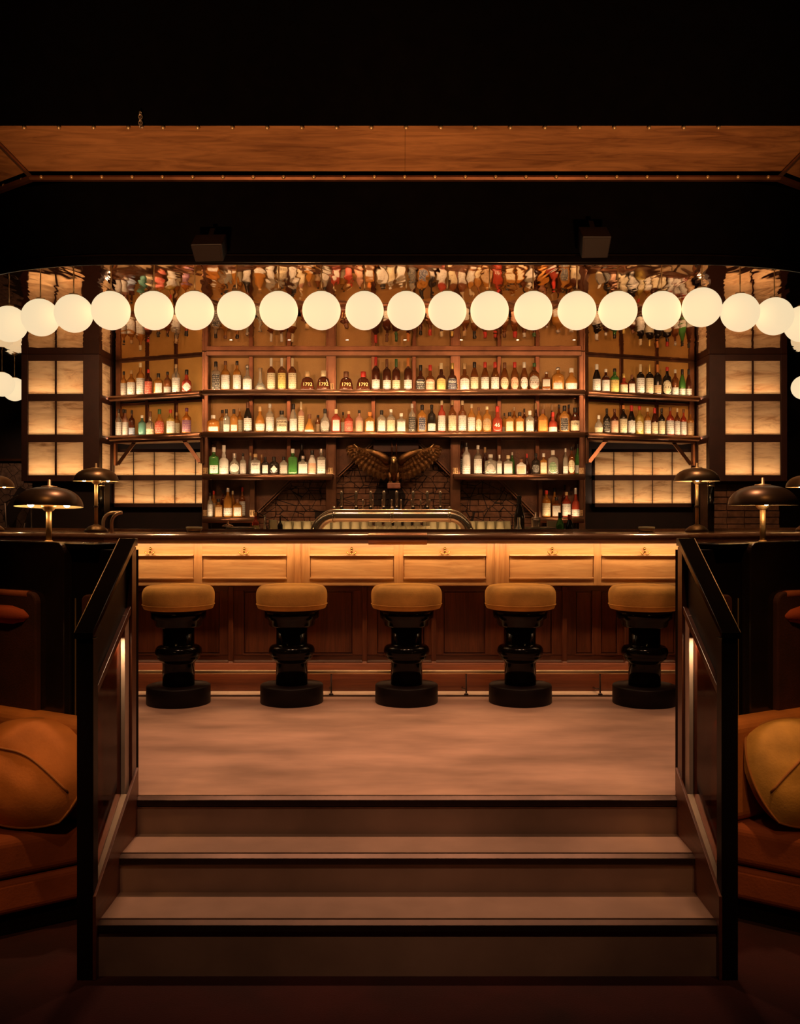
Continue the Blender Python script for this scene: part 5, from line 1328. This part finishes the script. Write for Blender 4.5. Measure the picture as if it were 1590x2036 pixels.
# trays / till screens on the service counter
for (a, b, lab_) in ((450, 507, 'flat dark bar tray with pale rim on the counter at left'), (1052, 1105, 'flat dark bar tray with pale rim on the counter at right')):
    d = 7.2; x0, x1 = PX(a, d), PX(b, d); t = thing('bar_tray', lab_, 'tray', ((x0 + x1) / 2, d, 1.041))
    MB().box(x0 + 0.008, x1 - 0.008, d - 0.03, d - 0.02, 1.045, PZ(1051, d)).build('face', 'black_gloss', t)
    MB().box(x0, x1, d - 0.03, d + 0.25, PZ(1051, d), PZ(1048.5, d)).build('rim', 'steel', t)
    for x in (x0, x1 - 0.008): MB().box(x, x + 0.008, d - 0.032, d + 0.25, 1.041, PZ(1051, d)).build('side', 'steel', t)
d = 7.3; t = thing('service_bell', 'silver domed bell on a stem under the left bottom shelf', 'bell', (PX(453, d), d, 1.041))
MB().lathe([(0.012, 1.041), (0.012, PZ(1046, d))], 12, (PX(453, d), d, 0)).build('stem', 'steel', t)
MB().lathe([(0.044, PZ(1047, d)), (0.042, PZ(1045, d)), (0.018, PZ(1042.5, d)), (0.008, PZ(1041, d)), (0.008, PZ(1036, d)), (0, PZ(1036, d))], 24, (PX(453, d), d, 0)).build('dome', 'chrome', t)
d = 7.4; x = PX(1075, d) ; 
tag(MB().box(PX(1088, d), PX(1108, d), d, d + 0.04, 1.041, PZ(1036, d)).build('card_holder', 'box_liner', None, 0.002), 'small beige card holder standing behind the right bar tray', 'card holder')

# ------------------------------------------------------------------ bronze eagle
d = 9.16
eg = thing('eagle_statue', 'bronze eagle statue with spread wings above the beer taps', 'statue', P(783, 955, d))
def E(px, py, off=0.0): v = P(px, py, d); v.y += off; return v
m = MB()
m.tube([E(783, 957, .02), E(783, 950, .02), E(783, 940, .0), E(783, 930, -.02), E(783, 922, -.035), E(783, 917, -.055), E(783, 913, -.07), E(783, 909.5, -.065), E(783, 908.5, -.06)],
       [.012, .032, .044, .048, .042, .034, .030, .024, .008], 18)
m.build('body', 'aged_bronze', eg)
hd = MB(); hd.ball(E(783, 914, -.085), 0.029, 16, 10, (1.05, 1.15, 0.85)); hd.build('head', 'brass', eg)
bk_ = MB(); bk_.tube([E(783, 915, -.115), E(783, 917, -.135), E(783, 921, -.142), E(783, 923.5, -.135)], [.016, .014, .009, .002], 10); bk_.build('beak', 'brass', eg)
for sg in (-1, 1):
    ey = MB(); ey.ball(E(783 + sg * 4.3, 913.5, -.110), 0.006, 8, 6); ey.build('eye', 'black_gloss', eg)
    lg = MB(); lg.tube([E(783 + sg * 7, 940, .0), E(783 + sg * 8, 950, -.01), E(783 + sg * 7, 958, -.01)], [.026, .018, .010], 10)
    for k in (-1, 0, 1): lg.tube([E(783 + sg * 7, 957, -.01), E(783 + sg * 7 + k * 2.5, 959, -.04), E(783 + sg * 7 + k * 3, 961, -.05)], [.008, .007, .002], 6)
    lg.build('leg', 'aged_bronze', eg)
    lead = [(771, 919), (763, 910), (752, 903), (738, 898), (722, 895), (711, 891), (704, 884)]
    tips = [(771, 952), (762, 955), (752, 953), (742, 949), (732, 944), (722, 938), (713, 931), (706, 923), (699, 916), (693, 910), (689, 904), (687, 897), (687.5, 892), (703.5, 882.5)]
    def LX(x, sg=sg): return x if sg < 0 else 2 * 783 - x
    def LE(tq):
        k = tq * (len(lead) - 1); i = min(int(k), len(lead) - 2); f = k - i
        return lead[i][0] + (lead[i + 1][0] - lead[i][0]) * f, lead[i][1] + (lead[i + 1][1] - lead[i][1]) * f
    w = MB(); w.tube([E(LX(a), b + 1, -.02 - 0.03 * math.sin(i)) for i, (a, b) in enumerate(lead)], [.042, .040, .036, .030, .022, .015, .005], 12)
    wing = w.build('wing', 'aged_bronze', eg)
    e_ = MB(); e_.tube([E(LX(a), b - 2.6 + 0.35 * i, -.035 - 0.03 * math.sin(i)) for i, (a, b) in enumerate(lead)], [.012, .013, .013, .012, .010, .008, .003], 8); e_.build('wing_edge', 'brass', wing)
    def feather(root, tip, wd, off, name='feather', mat='aged_bronze'):
        a, b = E(LX(root[0]), root[1], off), E(LX(tip[0]), tip[1], off + 0.012)
        dr = (b - a); s_ = Vector((dr.z, 0, -dr.x)).normalized() * wd
        v = []
        for u, k in ((0, .5), (.35, 1), (.75, .95), (.93, .5), (1, .05)):
            c = a + dr * u; bow = Vector((0, -0.014 * math.sin(u * 3.1), 0))
            v += [c + s_ * k + bow, c + bow + Vector((0, -0.007, 0)), c - s_ * k + bow, c + bow + Vector((0, 0.006, 0))]
        f = []
        for i in range(4):
            for k in range(4): f.append((i * 4 + k, i * 4 + (k + 1) % 4, i * 4 + 4 + (k + 1) % 4, i * 4 + 4 + k))
        f += [(3, 2, 1, 0), (16, 17, 18, 19)]
        MB().add(v, f).build(name, mat, wing)
    n = len(tips)
    for i, tp in enumerate(tips):
        tq = 0.04 + 0.94 * (i / (n - 1)) ** 0.85
        feather(LE(tq), tp, 0.036 if i < 9 else 0.022, 0.012 - 0.001 * i)
    for lay, frac, off in ((0, 0.66, -0.012), (1, 0.40, -0.030)):
        for i in range(n - 3):
            tq = 0.05 + 0.84 * (i / (n - 1)) ** 0.9; r_ = LE(tq); tp = tips[min(n - 1, i)]
            feather(r_, (r_[0] + (tp[0] - r_[0]) * frac, r_[1] + (tp[1] - r_[1]) * frac), 0.032, off, 'covert')
pd = thing('statue_pedestal', 'rough stone block on a black post under the bronze eagle', 'pedestal', P(783, 1056, d))
MB().box(PX(770, d), PX(796, d), d - 0.08, d + 0.06, PZ(972, d), PZ(960.5, d)).build('stone_block', 'pot_stone', pd, 0.01)
MB().box(PX(774, d), PX(792, d), d - 0.04, d + 0.04, 1.021, PZ(972, d)).build('post', 'black_satin', pd)
for px in (779, 788): MB().tube([P(px, 870, 9.2), P(px, 907, 9.19)], 0.006, 8).build('hanger_rod', 'bronze_dark', eg)
